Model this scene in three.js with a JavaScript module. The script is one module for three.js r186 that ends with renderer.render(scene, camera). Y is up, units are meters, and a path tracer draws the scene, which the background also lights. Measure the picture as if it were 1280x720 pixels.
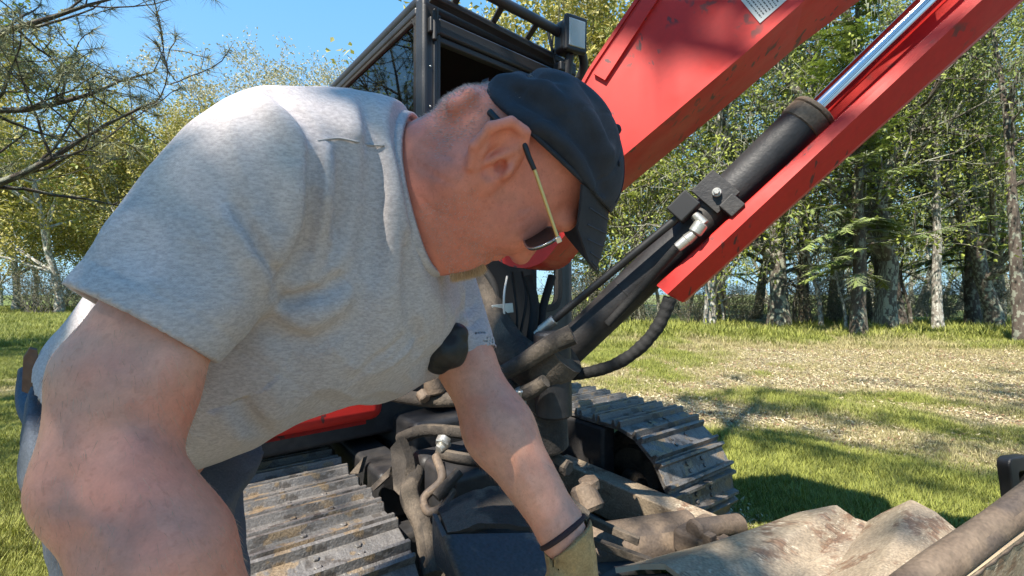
import * as THREE from 'three';
import { mergeGeometries } from 'three/addons/utils/BufferGeometryUtils.js';
import { RoundedBoxGeometry } from 'three/addons/geometries/RoundedBoxGeometry.js';

// ---------------------------------------------------------------- camera, sky, sun, exposure
const F = 570, CAM_H = 1.25;                       // focal length in pixels of a 1280 wide picture, eye height
const scene = new THREE.Scene();
const camera = new THREE.PerspectiveCamera(2 * Math.atan(360 / F) * 180 / Math.PI, 1280 / 720, 0.05, 600);
camera.position.set(0, CAM_H, 0);
camera.rotation.x = Math.atan(6 / F);
camera.updateMatrixWorld(true);
scene.add(camera);
const EXPOSURE = 2.4;
const SUN_DIR = new THREE.Vector3(-0.36, 0.80, 0.48).normalize();
{
  const W = 256, H = 128, data = new Float32Array(W * H * 4);
  for (let j = 0; j < H; j++) for (let i = 0; i < W; i++) {
    const el = ((j + 0.5) / H - 0.5) * Math.PI, s = Math.max(0, Math.sin(el));
    const k = Math.pow(s, 0.55), o = (j * W + i) * 4;
    const hor = [0.285, 0.45, 0.54], zen = [0.026, 0.175, 0.45];
    for (let c = 0; c < 3; c++) data[o + c] = el < 0 ? hor[c] * 0.45 : hor[c] + (zen[c] - hor[c]) * k;
    data[o + 3] = 1;
  }
  const t = new THREE.DataTexture(data, W, H, THREE.RGBAFormat, THREE.FloatType);
  t.mapping = THREE.EquirectangularReflectionMapping; t.magFilter = THREE.LinearFilter; t.minFilter = THREE.LinearFilter;
  t.needsUpdate = true; scene.background = t; scene.environment = t;
}
const sun = new THREE.DirectionalLight(new THREE.Color(1, 0.92, 0.80), 4.8);
sun.position.copy(SUN_DIR).multiplyScalar(30);
sun.castShadow = true; sun.shadow.mapSize.set(4096, 4096);
Object.assign(sun.shadow.camera, { left: -20, right: 20, top: 20, bottom: -20, near: 1, far: 90 });
scene.add(sun, sun.target);

// ---------------------------------------------------------------- helpers
const V = (x, y, z) => new THREE.Vector3(x, y, z);
function rng(seed) { let s = seed >>> 0; return () => { s = (s + 0x6D2B79F5) >>> 0; let t = s; t = Math.imul(t ^ (t >>> 15), t | 1); t ^= t + Math.imul(t ^ (t >>> 7), t | 61); return ((t ^ (t >>> 14)) >>> 0) / 4294967296; }; }
const rayDir = (px, py) => V((px - 640) / F, (360 - py) / F, -1).applyQuaternion(camera.quaternion);
const P = (px, py, d) => rayDir(px, py).multiplyScalar(d).add(camera.position);   // a point seen at a pixel, d metres ahead
function onPlane(px, py, p0, n) { const r = rayDir(px, py); const t = p0.clone().sub(camera.position).dot(n) / r.dot(n); return r.multiplyScalar(t).add(camera.position); }
const clamp = (x, a, b) => x < a ? a : x > b ? b : x, mix = (a, b, t) => a + (b - a) * t;
const sstep = (a, b, x) => { const t = clamp((x - a) / (b - a), 0, 1); return t * t * (3 - 2 * t); };
// lattice noise, periodic when asked
const perm = (() => { const r = rng(77), p = [...Array(256).keys()]; for (let i = 255; i > 0; i--) { const j = Math.floor(r() * (i + 1)); [p[i], p[j]] = [p[j], p[i]]; } const a = new Uint8Array(768); for (let i = 0; i < 768; i++) a[i] = p[i & 255]; return a; })();
const lat = (i, j, k) => perm[perm[perm[i & 255] + (j & 255)] + (k & 255)] / 255;
const fade = t => t * t * (3 - 2 * t);
function n2(x, y, per = 256, seed = 0) {
  const xi = Math.floor(x), yi = Math.floor(y), fx = fade(x - xi), fy = fade(y - yi);
  const m = (v) => ((v % per) + per) % per, x0 = m(xi), x1 = m(xi + 1), y0 = m(yi), y1 = m(yi + 1);
  return mix(mix(lat(x0, y0, seed), lat(x1, y0, seed), fx), mix(lat(x0, y1, seed), lat(x1, y1, seed), fx), fy);
}
function fbm2(x, y, per, seed = 0, oct = 4) { let a = 0.5, s = 0, t = 0; for (let i = 0; i < oct; i++) { s += a * n2(x, y, per, seed + i * 7); t += a; x *= 2; y *= 2; per *= 2; a *= 0.5; } return s / t; }
function n3(x, y, z) {
  const xi = Math.floor(x), yi = Math.floor(y), zi = Math.floor(z), fx = fade(x - xi), fy = fade(y - yi), fz = fade(z - zi);
  const L = (a, b, c) => lat(xi + a, yi + b, zi + c);
  return mix(mix(mix(L(0, 0, 0), L(1, 0, 0), fx), mix(L(0, 1, 0), L(1, 1, 0), fx), fy), mix(mix(L(0, 0, 1), L(1, 0, 1), fx), mix(L(0, 1, 1), L(1, 1, 1), fx), fy), fz);
}
const lin2s = c => Math.round(255 * clamp(c <= 0.0031308 ? 12.92 * c : 1.055 * Math.pow(c, 1 / 2.4) - 0.055, 0, 1));
function colorTex(size, fn, rep = 1) {              // fn(u, v) gives linear rgb; tiles
  const d = new Uint8Array(size * size * 4);
  for (let j = 0; j < size; j++) for (let i = 0; i < size; i++) { const c = fn(i / size, j / size), o = (j * size + i) * 4; d[o] = lin2s(c[0]); d[o + 1] = lin2s(c[1]); d[o + 2] = lin2s(c[2]); d[o + 3] = 255; }
  const t = new THREE.DataTexture(d, size, size); t.colorSpace = THREE.SRGBColorSpace; return finishTex(t, rep);
}
function dataTex(size, fn, rep = 1) {               // grey, for roughness and bumps
  const d = new Uint8Array(size * size * 4);
  for (let j = 0; j < size; j++) for (let i = 0; i < size; i++) { const c = 255 * clamp(fn(i / size, j / size), 0, 1), o = (j * size + i) * 4; d[o] = d[o + 1] = d[o + 2] = c; d[o + 3] = 255; }
  return finishTex(new THREE.DataTexture(d, size, size), rep);
}
function finishTex(t, rep) { t.wrapS = t.wrapT = THREE.RepeatWrapping; t.magFilter = THREE.LinearFilter; t.minFilter = THREE.LinearMipmapLinearFilter; t.generateMipmaps = true; t.repeat.set(rep, rep); t.needsUpdate = true; return t; }
const mix3 = (a, b, t) => [mix(a[0], b[0], t), mix(a[1], b[1], t), mix(a[2], b[2], t)];
const mul3 = (a, k) => [a[0] * k, a[1] * k, a[2] * k];

// geometry: uv in metres by the dominant axis of each face
function boxUV(g) {
  g = g.index ? g.toNonIndexed() : g;
  if (g.userData.ownUV) return g;
  const p = g.attributes.position, n = p.count, uv = new Float32Array(n * 2);
  const a = V(), b = V(), c = V();
  for (let i = 0; i < n; i += 3) {
    a.fromBufferAttribute(p, i); b.fromBufferAttribute(p, i + 1).sub(a); c.fromBufferAttribute(p, i + 2).sub(a); b.cross(c);
    const ax = Math.abs(b.x), ay = Math.abs(b.y), az = Math.abs(b.z);
    const m = ax >= ay && ax >= az ? 0 : ay >= az ? 1 : 2;
    for (let k = i; k < i + 3; k++) { uv[k * 2] = m === 0 ? p.getZ(k) : p.getX(k); uv[k * 2 + 1] = m === 1 ? p.getZ(k) : p.getY(k); }
  }
  g.setAttribute('uv', new THREE.BufferAttribute(uv, 2));
  return g;
}
function join(list) {
  list = list.flat(Infinity).map(g => { const h = boxUV(g); for (const k of Object.keys(h.attributes)) if (!['position', 'normal', 'uv', 'color'].includes(k)) h.deleteAttribute(k); return h; });
  return list.length === 1 ? list[0] : mergeGeometries(list);
}
const taken = new Map();
function numbered(n) { const k = taken.get(n) || 0; taken.set(n, k + 1); return k ? `${n}_${String(k).padStart(3, '0')}` : n; }
const BASE = new Map();
function thing(name, label, category, base = V(0, 0, 0), group) {
  const o = new THREE.Group(); o.name = numbered(name); o.position.copy(base); BASE.set(o, base.clone());
  o.userData = { label, category }; if (group) o.userData.group = group; scene.add(o); return o;
}
function part(name, geos, m, parent) {              // geometry in world places, hung under its thing or part
  const b = BASE.get(parent) || V(0, 0, 0);
  const g = join(Array.isArray(geos) ? geos : [geos]); g.translate(-b.x, -b.y, -b.z);
  const o = new THREE.Mesh(g, m); o.name = name; o.castShadow = o.receiveShadow = true; parent.add(o);
  BASE.set(o, b); return o;
}
function partGroup(name, parent) { const o = new THREE.Group(); o.name = name; parent.add(o); BASE.set(o, BASE.get(parent)); return o; }
function struct(name, geo, m) { const o = new THREE.Mesh(geo, m); o.name = name; o.userData.kind = 'structure'; o.castShadow = o.receiveShadow = true; scene.add(o); return o; }
// a slab with corners p1..pn (planar outline) pushed by vector t
function slab(pts, t) {
  const n = pts.length, pos = [], ctr = V(); pts.forEach(p => ctr.add(p)); ctr.multiplyScalar(1 / n);
  const q = pts.map(p => p.clone().add(t));
  const e1 = pts[1].clone().sub(pts[0]), e2 = pts[2].clone().sub(pts[0]); const flip = e1.cross(e2).dot(t) > 0;
  const tri = (a, b, c) => { const l = flip ? [a, c, b] : [a, b, c]; l.forEach(v => pos.push(v.x, v.y, v.z)); };
  // outline may be concave: triangulate in its own plane
  const nrm = V(); for (let i = 0; i < n; i++) { const a = pts[i], b = pts[(i + 1) % n]; nrm.x += (a.y - b.y) * (a.z + b.z); nrm.y += (a.z - b.z) * (a.x + b.x); nrm.z += (a.x - b.x) * (a.y + b.y); }
  nrm.normalize(); const u = pts[1].clone().sub(pts[0]).normalize(), w = nrm.clone().cross(u);
  const flat = pts.map(p => new THREE.Vector2(p.clone().sub(ctr).dot(u), p.clone().sub(ctr).dot(w)));
  const flip2 = nrm.dot(t) > 0;
  for (const [a, b, c] of THREE.ShapeUtils.triangulateShape(flat, [])) {
    const f = THREE.ShapeUtils.area([flat[a], flat[b], flat[c]]) > 0;
    const [x, y, z] = f !== flip2 ? [a, b, c] : [a, c, b];
    for (const v of [pts[x], pts[y], pts[z], q[x], q[z], q[y]]) pos.push(v.x, v.y, v.z);
  }
  for (let i = 0; i < n; i++) { const j = (i + 1) % n; const l = flip2 ? [pts[i], pts[j], q[j], pts[i], q[j], q[i]] : [pts[i], q[j], pts[j], pts[i], q[i], q[j]]; for (const v of l) pos.push(v.x, v.y, v.z); }
  const g = new THREE.BufferGeometry(); g.setAttribute('position', new THREE.Float32BufferAttribute(pos, 3)); g.computeVertexNormals(); return g;
}
function tube(pts, r, seg = 24, sides = 10, taper) { // smooth bend through points, ends closed; r may be a function of 0..1
  const c = pts.length === 2 ? new THREE.LineCurve3(pts[0], pts[1]) : new THREE.CatmullRomCurve3(pts, false, 'centripetal');
  const rf = typeof r === 'function' ? r : () => r, fr = c.computeFrenetFrames(seg, false), pos = [], idx = [];
  const pt = V();
  for (let i = 0; i <= seg; i++) { c.getPointAt(i / seg, pt); const rr = rf(i / seg); for (let j = 0; j < sides; j++) { const a = j / sides * Math.PI * 2, N = fr.normals[i], B = fr.binormals[i]; pos.push(pt.x + rr * (Math.cos(a) * N.x + Math.sin(a) * B.x), pt.y + rr * (Math.cos(a) * N.y + Math.sin(a) * B.y), pt.z + rr * (Math.cos(a) * N.z + Math.sin(a) * B.z)); } }
  for (let i = 0; i < seg; i++) for (let j = 0; j < sides; j++) { const a = i * sides + j, b = i * sides + (j + 1) % sides, d = a + sides, e = b + sides; idx.push(a, b, d, b, e, d); }
  const g = new THREE.BufferGeometry(); g.setAttribute('position', new THREE.Float32BufferAttribute(pos, 3)); g.setIndex(idx); g.computeVertexNormals();
  const out = [g.toNonIndexed()];
  for (const [i, s] of [[0, 1], [seg, -1]]) { const q = []; c.getPointAt(i / seg, pt); for (let j = 0; j < sides; j++) { const a = (i * sides + j) * 3, b = (i * sides + (j + 1) % sides) * 3; const A = pos.slice(a, a + 3), B = pos.slice(b, b + 3); q.push(...pt.toArray(), ...(s > 0 ? B : A), ...(s > 0 ? A : B)); } const e = new THREE.BufferGeometry(); e.setAttribute('position', new THREE.Float32BufferAttribute(q, 3)); e.computeVertexNormals(); out.push(e); }
  return out;
}
function rod(a, b, r, r2 = r, sides = 20, bevel = 0) {  // a turned bar from a to b with closed, bevelled ends
  const L = a.distanceTo(b), bv = Math.min(bevel, r * 0.4, r2 * 0.4);
  const pr = bv ? [[0, 0], [r - bv, 0], [r, bv], [r2, L - bv], [r2 - bv, L], [0, L]] : [[0, 0], [r, 0], [r2, L], [0, L]];
  const g = new THREE.LatheGeometry(pr.map(p => new THREE.Vector2(Math.max(p[0], 1e-5), p[1])), sides).toNonIndexed(); g.computeVertexNormals();
  // smooth round the side
  const p = g.attributes.position, nn = g.attributes.normal;
  for (let i = 0; i < p.count; i++) { const ny = nn.getY(i); if (Math.abs(ny) < 0.5) { const l = Math.hypot(p.getX(i), p.getZ(i)) || 1; nn.setXYZ(i, p.getX(i) / l, 0, p.getZ(i) / l); } }
  g.applyQuaternion(new THREE.Quaternion().setFromUnitVectors(V(0, 1, 0), b.clone().sub(a).normalize())); g.translate(a.x, a.y, a.z); return g;
}
function obox(c, ax, ay, az, sx, sy, sz, r = 0.006) { // rounded box with its own axes
  const g = new RoundedBoxGeometry(sx, sy, sz, 2, Math.min(r, sx / 2.1, sy / 2.1, sz / 2.1));
  g.applyMatrix4(new THREE.Matrix4().makeBasis(ax, ay, az)); g.translate(c.x, c.y, c.z); return g;
}

// ---------------------------------------------------------------- signed distance bodies
const seg3 = (a, b, ra, rb) => {                     // tapered capsule
  const bx = b.x - a.x, by = b.y - a.y, bz = b.z - a.z, L = 1 / (bx * bx + by * by + bz * bz), { x: ax, y: ay, z: az } = a;
  return (x, y, z) => { const px = x - ax, py = y - ay, pz = z - az; let h = (px * bx + py * by + pz * bz) * L; h = h < 0 ? 0 : h > 1 ? 1 : h; const dx = px - bx * h, dy = py - by * h, dz = pz - bz * h; return Math.sqrt(dx * dx + dy * dy + dz * dz) - ra - (rb - ra) * h; };
};
const ell3 = (c, X, Y, Z, rx, ry, rz) => (x, y, z) => {
  const px = x - c.x, py = y - c.y, pz = z - c.z;
  const u = (px * X.x + py * X.y + pz * X.z) / rx, v = (px * Y.x + py * Y.y + pz * Y.z) / ry, w = (px * Z.x + py * Z.y + pz * Z.z) / rz;
  const k0 = Math.sqrt(u * u + v * v + w * w); if (k0 < 1e-6) return -Math.min(rx, ry, rz);
  const k1 = Math.sqrt(u * u / (rx * rx) + v * v / (ry * ry) + w * w / (rz * rz)); return k0 * (k0 - 1) / k1;
};
const smin = (a, b, k) => { const h = Math.max(k - Math.abs(a - b), 0) / k; return Math.min(a, b) - h * h * k * 0.25; };
const smax = (a, b, k) => -smin(-a, -b, k);
const plane3 = (p, n) => { const d = p.dot(n); return (x, y, z) => x * n.x + y * n.y + z * n.z - d; };
function surfaceNets(f, lo, hi, h, opt = {}) {
  const nx = Math.ceil((hi.x - lo.x) / h) + 1, ny = Math.ceil((hi.y - lo.y) / h) + 1, nz = Math.ceil((hi.z - lo.z) / h) + 1;
  const val = new Float32Array(nx * ny * nz), done = new Uint8Array(nx * ny * nz), B = 6, id = (i, j, k) => (k * ny + j) * nx + i;
  const blocks = [];
  for (let bk = 0; bk < nz - 1; bk += B) for (let bj = 0; bj < ny - 1; bj += B) for (let bi = 0; bi < nx - 1; bi += B) {
    const v = f(lo.x + (bi + B / 2) * h, lo.y + (bj + B / 2) * h, lo.z + (bk + B / 2) * h);
    if (Math.abs(v) < (B * 0.87 + 1.5) * h * (opt.safe || 1.35)) blocks.push([bi, bj, bk]);
  }
  for (const [bi, bj, bk] of blocks) for (let k = bk; k <= Math.min(bk + B, nz - 1); k++) for (let j = bj; j <= Math.min(bj + B, ny - 1); j++) for (let i = bi; i <= Math.min(bi + B, nx - 1); i++) { const q = id(i, j, k); if (!done[q]) { done[q] = 1; val[q] = f(lo.x + i * h, lo.y + j * h, lo.z + k * h); } }
  const vert = new Map(), pos = [], idx = [];
  const cell = (i, j, k) => {
    const key = id(i, j, k); let r = vert.get(key); if (r !== undefined) return r;
    let sx = 0, sy = 0, sz = 0, n = 0;
    const E = [[0, 0, 0, 1, 0, 0], [0, 1, 0, 1, 1, 0], [0, 0, 1, 1, 0, 1], [0, 1, 1, 1, 1, 1], [0, 0, 0, 0, 1, 0], [1, 0, 0, 1, 1, 0], [0, 0, 1, 0, 1, 1], [1, 0, 1, 1, 1, 1], [0, 0, 0, 0, 0, 1], [1, 0, 0, 1, 0, 1], [0, 1, 0, 0, 1, 1], [1, 1, 0, 1, 1, 1]];
    for (const e of E) { const a = val[id(i + e[0], j + e[1], k + e[2])], b = val[id(i + e[3], j + e[4], k + e[5])]; if ((a < 0) !== (b < 0)) { const t = a / (a - b); sx += e[0] + (e[3] - e[0]) * t; sy += e[1] + (e[4] - e[1]) * t; sz += e[2] + (e[5] - e[2]) * t; n++; } }
    r = pos.length / 3; pos.push(lo.x + (i + sx / n) * h, lo.y + (j + sy / n) * h, lo.z + (k + sz / n) * h); vert.set(key, r); return r;
  };
  for (const [bi, bj, bk] of blocks) for (let k = bk; k < Math.min(bk + B, nz - 1); k++) for (let j = bj; j < Math.min(bj + B, ny - 1); j++) for (let i = bi; i < Math.min(bi + B, nx - 1); i++) {
    const a = val[id(i, j, k)] < 0;
    if (j > 0 && k > 0 && a !== (val[id(i + 1, j, k)] < 0) && done[id(i, j - 1, k - 1)]) { const q = [cell(i, j - 1, k - 1), cell(i, j, k - 1), cell(i, j, k), cell(i, j - 1, k)]; a ? idx.push(q[0], q[1], q[2], q[0], q[2], q[3]) : idx.push(q[0], q[2], q[1], q[0], q[3], q[2]); }
    if (i > 0 && k > 0 && a !== (val[id(i, j + 1, k)] < 0) && done[id(i - 1, j, k - 1)]) { const q = [cell(i - 1, j, k - 1), cell(i - 1, j, k), cell(i, j, k), cell(i, j, k - 1)]; a ? idx.push(q[0], q[1], q[2], q[0], q[2], q[3]) : idx.push(q[0], q[2], q[1], q[0], q[3], q[2]); }
    if (i > 0 && j > 0 && a !== (val[id(i, j, k + 1)] < 0) && done[id(i - 1, j - 1, k)]) { const q = [cell(i - 1, j - 1, k), cell(i, j - 1, k), cell(i, j, k), cell(i - 1, j, k)]; a ? idx.push(q[0], q[1], q[2], q[0], q[2], q[3]) : idx.push(q[0], q[2], q[1], q[0], q[3], q[2]); }
  }
  const N = pos.length / 3, nor = new Float32Array(N * 3), e = h * (opt.eps || 0.7);
  for (let i = 0; i < N; i++) { const x = pos[i * 3], y = pos[i * 3 + 1], z = pos[i * 3 + 2]; const gx = f(x + e, y, z) - f(x - e, y, z), gy = f(x, y + e, z) - f(x, y - e, z), gz = f(x, y, z + e) - f(x, y, z - e), l = Math.hypot(gx, gy, gz) || 1; nor[i * 3] = gx / l; nor[i * 3 + 1] = gy / l; nor[i * 3 + 2] = gz / l; }
  const g = new THREE.BufferGeometry(); g.setAttribute('position', new THREE.Float32BufferAttribute(pos, 3)); g.setAttribute('normal', new THREE.Float32BufferAttribute(nor, 3));
  if (opt.color) { const c = new Float32Array(N * 3); for (let i = 0; i < N; i++) { const q = opt.color(pos[i * 3], pos[i * 3 + 1], pos[i * 3 + 2]); c.set(q, i * 3); } g.setAttribute('color', new THREE.Float32BufferAttribute(c, 3)); }
  g.setIndex(idx); return g;
}
function march(f, px, py, t0 = 0.2, t1 = 2) { const r = rayDir(px, py), o = camera.position; let t = t0; const L = r.length(); for (let i = 0; i < 200 && t < t1; i++) { const d = f(o.x + r.x * t, o.y + r.y * t, o.z + r.z * t); if (d < 0.0004) break; t += d / L * 0.8; } return V(o.x + r.x * t, o.y + r.y * t, o.z + r.z * t); }

// ---------------------------------------------------------------- materials
const speck = (u, v, per, seed, a, b) => sstep(a, b, fbm2(u * per, v * per, per, seed, 4));
const redMap = colorTex(1024, (u, v) => {
  const n = fbm2(u * 6, v * 6, 6, 3), d = speck(u, v, 9, 11, 0.66, 0.76) * speck(u, v, 60, 5, 0.48, 0.6), f = fbm2(u * 90, v * 90, 90, 9, 2);
  const sc = speck(u, v * 0.5 + u * 0.5, 40, 21, 0.70, 0.74) * speck(u, v, 5, 2, 0.56, 0.66);
  let c = mix3([0.47, 0.010, 0.006], [0.54, 0.019, 0.011], n); c = mul3(c, 0.92 + 0.16 * f);
  c = mix3(c, [0.10, 0.035, 0.028], d * 0.8); return mix3(c, [0.03, 0.025, 0.024], sc * 0.85);
}, 1);
const redRough = dataTex(512, (u, v) => 0.42 + 0.3 * fbm2(u * 12, v * 12, 12, 31) , 1);
const dirtMask = (u, v, s) => speck(u, v, 6, s, 0.42, 0.66);
const steelMap = colorTex(1024, (u, v) => {           // black paint under dust and grease
  const n = fbm2(u * 30, v * 30, 30, 13), d = dirtMask(u, v, 40), g = fbm2(u * 120, v * 120, 120, 3, 2);
  const c = mul3([0.020, 0.020, 0.022], 0.7 + 0.8 * n); return mix3(c, mul3([0.10, 0.082, 0.062], 0.7 + 0.6 * g), d * 0.22 * n * 1.3);
}, 1.4);
const dustMap = colorTex(1024, (u, v) => {            // dusty, dirty machine parts
  const n = fbm2(u * 14, v * 14, 14, 61), d = dirtMask(u, v, 47), g = fbm2(u * 140, v * 140, 140, 3, 2);
  const c = mix3([0.015, 0.013, 0.012], [0.055, 0.045, 0.036], n); return mix3(mul3(c, 0.75 + 0.5 * g), mul3([0.17, 0.135, 0.10], 0.7 + 0.6 * g), d * 0.5);
}, 2);
const shoeMap = colorTex(1024, (u, v) => {            // worn track steel, packed soil and leaves in places
  const st = fbm2(u * 4, v * 90, 90, 17, 3), g = fbm2(u * 160, v * 160, 160, 5, 2), n = fbm2(u * 12, v * 12, 12, 71), d = speck(u, v, 9, 33, 0.57, 0.66), e = speck(u, v, 13, 91, 0.55, 0.68);
  let c = mix3([0.085, 0.081, 0.078], [0.24, 0.226, 0.212], st * 0.55 + n * 0.45); c = mul3(c, 0.7 + 0.6 * g);
  c = mix3(c, mul3([0.055, 0.045, 0.036], 0.6 + 0.8 * g), e * 0.65); return mix3(c, mul3([0.24, 0.175, 0.105], 0.5 + 1.0 * g), d * 0.8);
}, 2.2);
const grit = dataTex(512, (u, v) => 0.5 * fbm2(u * 60, v * 60, 60, 7, 3) + 0.5 * fbm2(u * 12, v * 12, 12, 19, 3), 3);
const tanMap = colorTex(1024, (u, v) => {             // bare and rusted blade steel, scratched both ways
  const n = fbm2(u * 9, v * 9, 9, 5, 5), s1 = fbm2((u + v) * 60, (v - u) * 60, 60, 27, 4), s2 = fbm2(u * 240, v * 18, 240, 29, 2), g = fbm2(u * 170, v * 170, 170, 5, 2), k = fbm2(u * 40, v * 40, 40, 15, 3);
  let c = mix3([0.24, 0.185, 0.125], [0.37, 0.30, 0.215], 0.4 * s1 + 0.6 * k);
  c = mix3(c, [0.52, 0.45, 0.34], sstep(0.60, 0.75, s1) * sstep(0.45, 0.6, n) * 0.8); c = mix3(c, [0.15, 0.075, 0.04], sstep(0.48, 0.68, n) * sstep(0.35, 0.6, k) * 0.75);
  c = mix3(c, [0.07, 0.055, 0.045], sstep(0.70, 0.76, s2) * sstep(0.5, 0.6, n) * 0.7); return mul3(c, 0.6 + 0.8 * g);
}, 1.3);
const pipeMap = colorTex(512, (u, v) => {
  const n = fbm2(u * 9, v * 9, 9, 15, 5), g = fbm2(u * 110, v * 110, 110, 5, 2);
  return mul3(mix3(mix3([0.075, 0.052, 0.037], [0.19, 0.142, 0.10], n), [0.05, 0.04, 0.036], speck(u, v, 4, 61, 0.5, 0.66) * 0.7), 0.7 + 0.6 * g);
}, 1.6);
const MS = o => new THREE.MeshStandardMaterial(o), MP = o => new THREE.MeshPhysicalMaterial(o);
const rgb = (r, g, b) => new THREE.Color().setRGB(r, g, b);
const M_ = {
  red: MP({ map: redMap, roughness: 1, roughnessMap: redRough, clearcoat: 0.03, clearcoatRoughness: 0.3 }),
  steel: MS({ map: steelMap, roughness: 0.55, bumpMap: grit, bumpScale: 0.0012 }),
  dusty: MS({ map: dustMap, roughness: 0.92, bumpMap: grit, bumpScale: 0.004 }),
  shoe: MS({ map: shoeMap, roughness: 0.5, metalness: 0.25, bumpMap: grit, bumpScale: 0.003 }),
  tan: MS({ map: tanMap, roughness: 0.55, metalness: 0, bumpMap: grit, bumpScale: 0.002 }),
  pipe: MS({ map: pipeMap, roughness: 0.75, bumpMap: grit, bumpScale: 0.0025 }),
  black: MS({ color: rgb(0.012, 0.012, 0.013), roughness: 0.5 }),
  cab: MS({ color: rgb(0.030, 0.031, 0.034), roughness: 0.42, bumpMap: grit, bumpScale: 0.0006 }),
  interior: MS({ color: rgb(0.010, 0.010, 0.011), roughness: 0.9 }),
  rubber: MS({ color: rgb(0.013, 0.013, 0.013), roughness: 0.8, bumpMap: grit, bumpScale: 0.002 }),
  chrome: MS({ color: rgb(0.72, 0.72, 0.74), roughness: 0.09, metalness: 1 }),
  zinc: MS({ color: rgb(0.50, 0.49, 0.45), roughness: 0.42, metalness: 0.75, bumpMap: grit, bumpScale: 0.001 }),
  glass: MP({ color: rgb(0.40, 0.43, 0.42), roughness: 0.02, transmission: 1, thickness: 0, ior: 1.6, specularIntensity: 1 }),
  lens: MP({ color: rgb(0.38, 0.38, 0.36), roughness: 0.25, metalness: 0.5, clearcoat: 1, clearcoatRoughness: 0.05 }),
};

// ---------------------------------------------------------------- the excavator: undercarriage axes
const nL = V(0.8084, 0, -0.5886), aS = V(-0.5886, 0, -0.8084), fS = aS.clone().negate(), UP = V(0, 1, 0);
const U = (l, y, s) => V(0, 0, 0).addScaledVector(nL, l).addScaledVector(aS, s).setY(y);
const ubox = (l0, l1, y0, y1, s0, s1, r) => obox(U((l0 + l1) / 2, (y0 + y1) / 2, (s0 + s1) / 2), nL, UP, fS, Math.abs(l1 - l0), Math.abs(y1 - y0), Math.abs(s1 - s0), r);
const exc = thing('excavator', 'red and black tracked excavator the man is leaning over', 'excavator', U(1.05, 0, 2.4));

// tracks: a plate with two upright ribs and four bolts, hung round the loop
const shoeGeo = {};
function shoeShape(w, pitch) {
  const key = w + '_' + pitch; if (shoeGeo[key]) return shoeGeo[key];
  const p = pitch / 2, s = new THREE.Shape();
  const pr = [[-p - 0.008, -0.014], [-p - 0.008, -0.004], [-p + 0.002, 0.0], [-p + 0.008, 0.024], [-p + 0.016, 0.024], [-p + 0.024, 0.001], [p - 0.030, 0], [p - 0.022, 0.024], [p - 0.014, 0.024], [p - 0.008, 0], [p - 0.004, -0.008], [p - 0.006, -0.016]];
  pr.forEach((q, i) => i ? s.lineTo(q[0], q[1]) : s.moveTo(q[0], q[1])); s.closePath();
  const out = [0, 1, 2].map(k => {
    const g = new THREE.ExtrudeGeometry(s, { depth: w - 0.004 * k, bevelEnabled: true, bevelThickness: 0.003, bevelSize: 0.002, bevelSegments: 1, steps: 1 }); g.translate(0, 0, -w / 2);
    const list = [g];
    for (const bz of [-0.055, 0.055]) for (const bx of [-0.018, 0.012]) list.push(rod(V(bx, -0.002, bz + 0.004 * k), V(bx, 0.009, bz + 0.004 * k), 0.010, 0.010, 6, 0.002));
    return join(list);
  });
  // so that wear does not repeat from shoe to shoe
  out.forEach((g, k) => { const u = g.attributes.uv; for (let i = 0; i < u.count; i++) u.setXY(i, u.getX(i) + 0.37 * k, u.getY(i) + 0.61 * k); });
  return (shoeGeo[key] = out);
}
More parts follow.
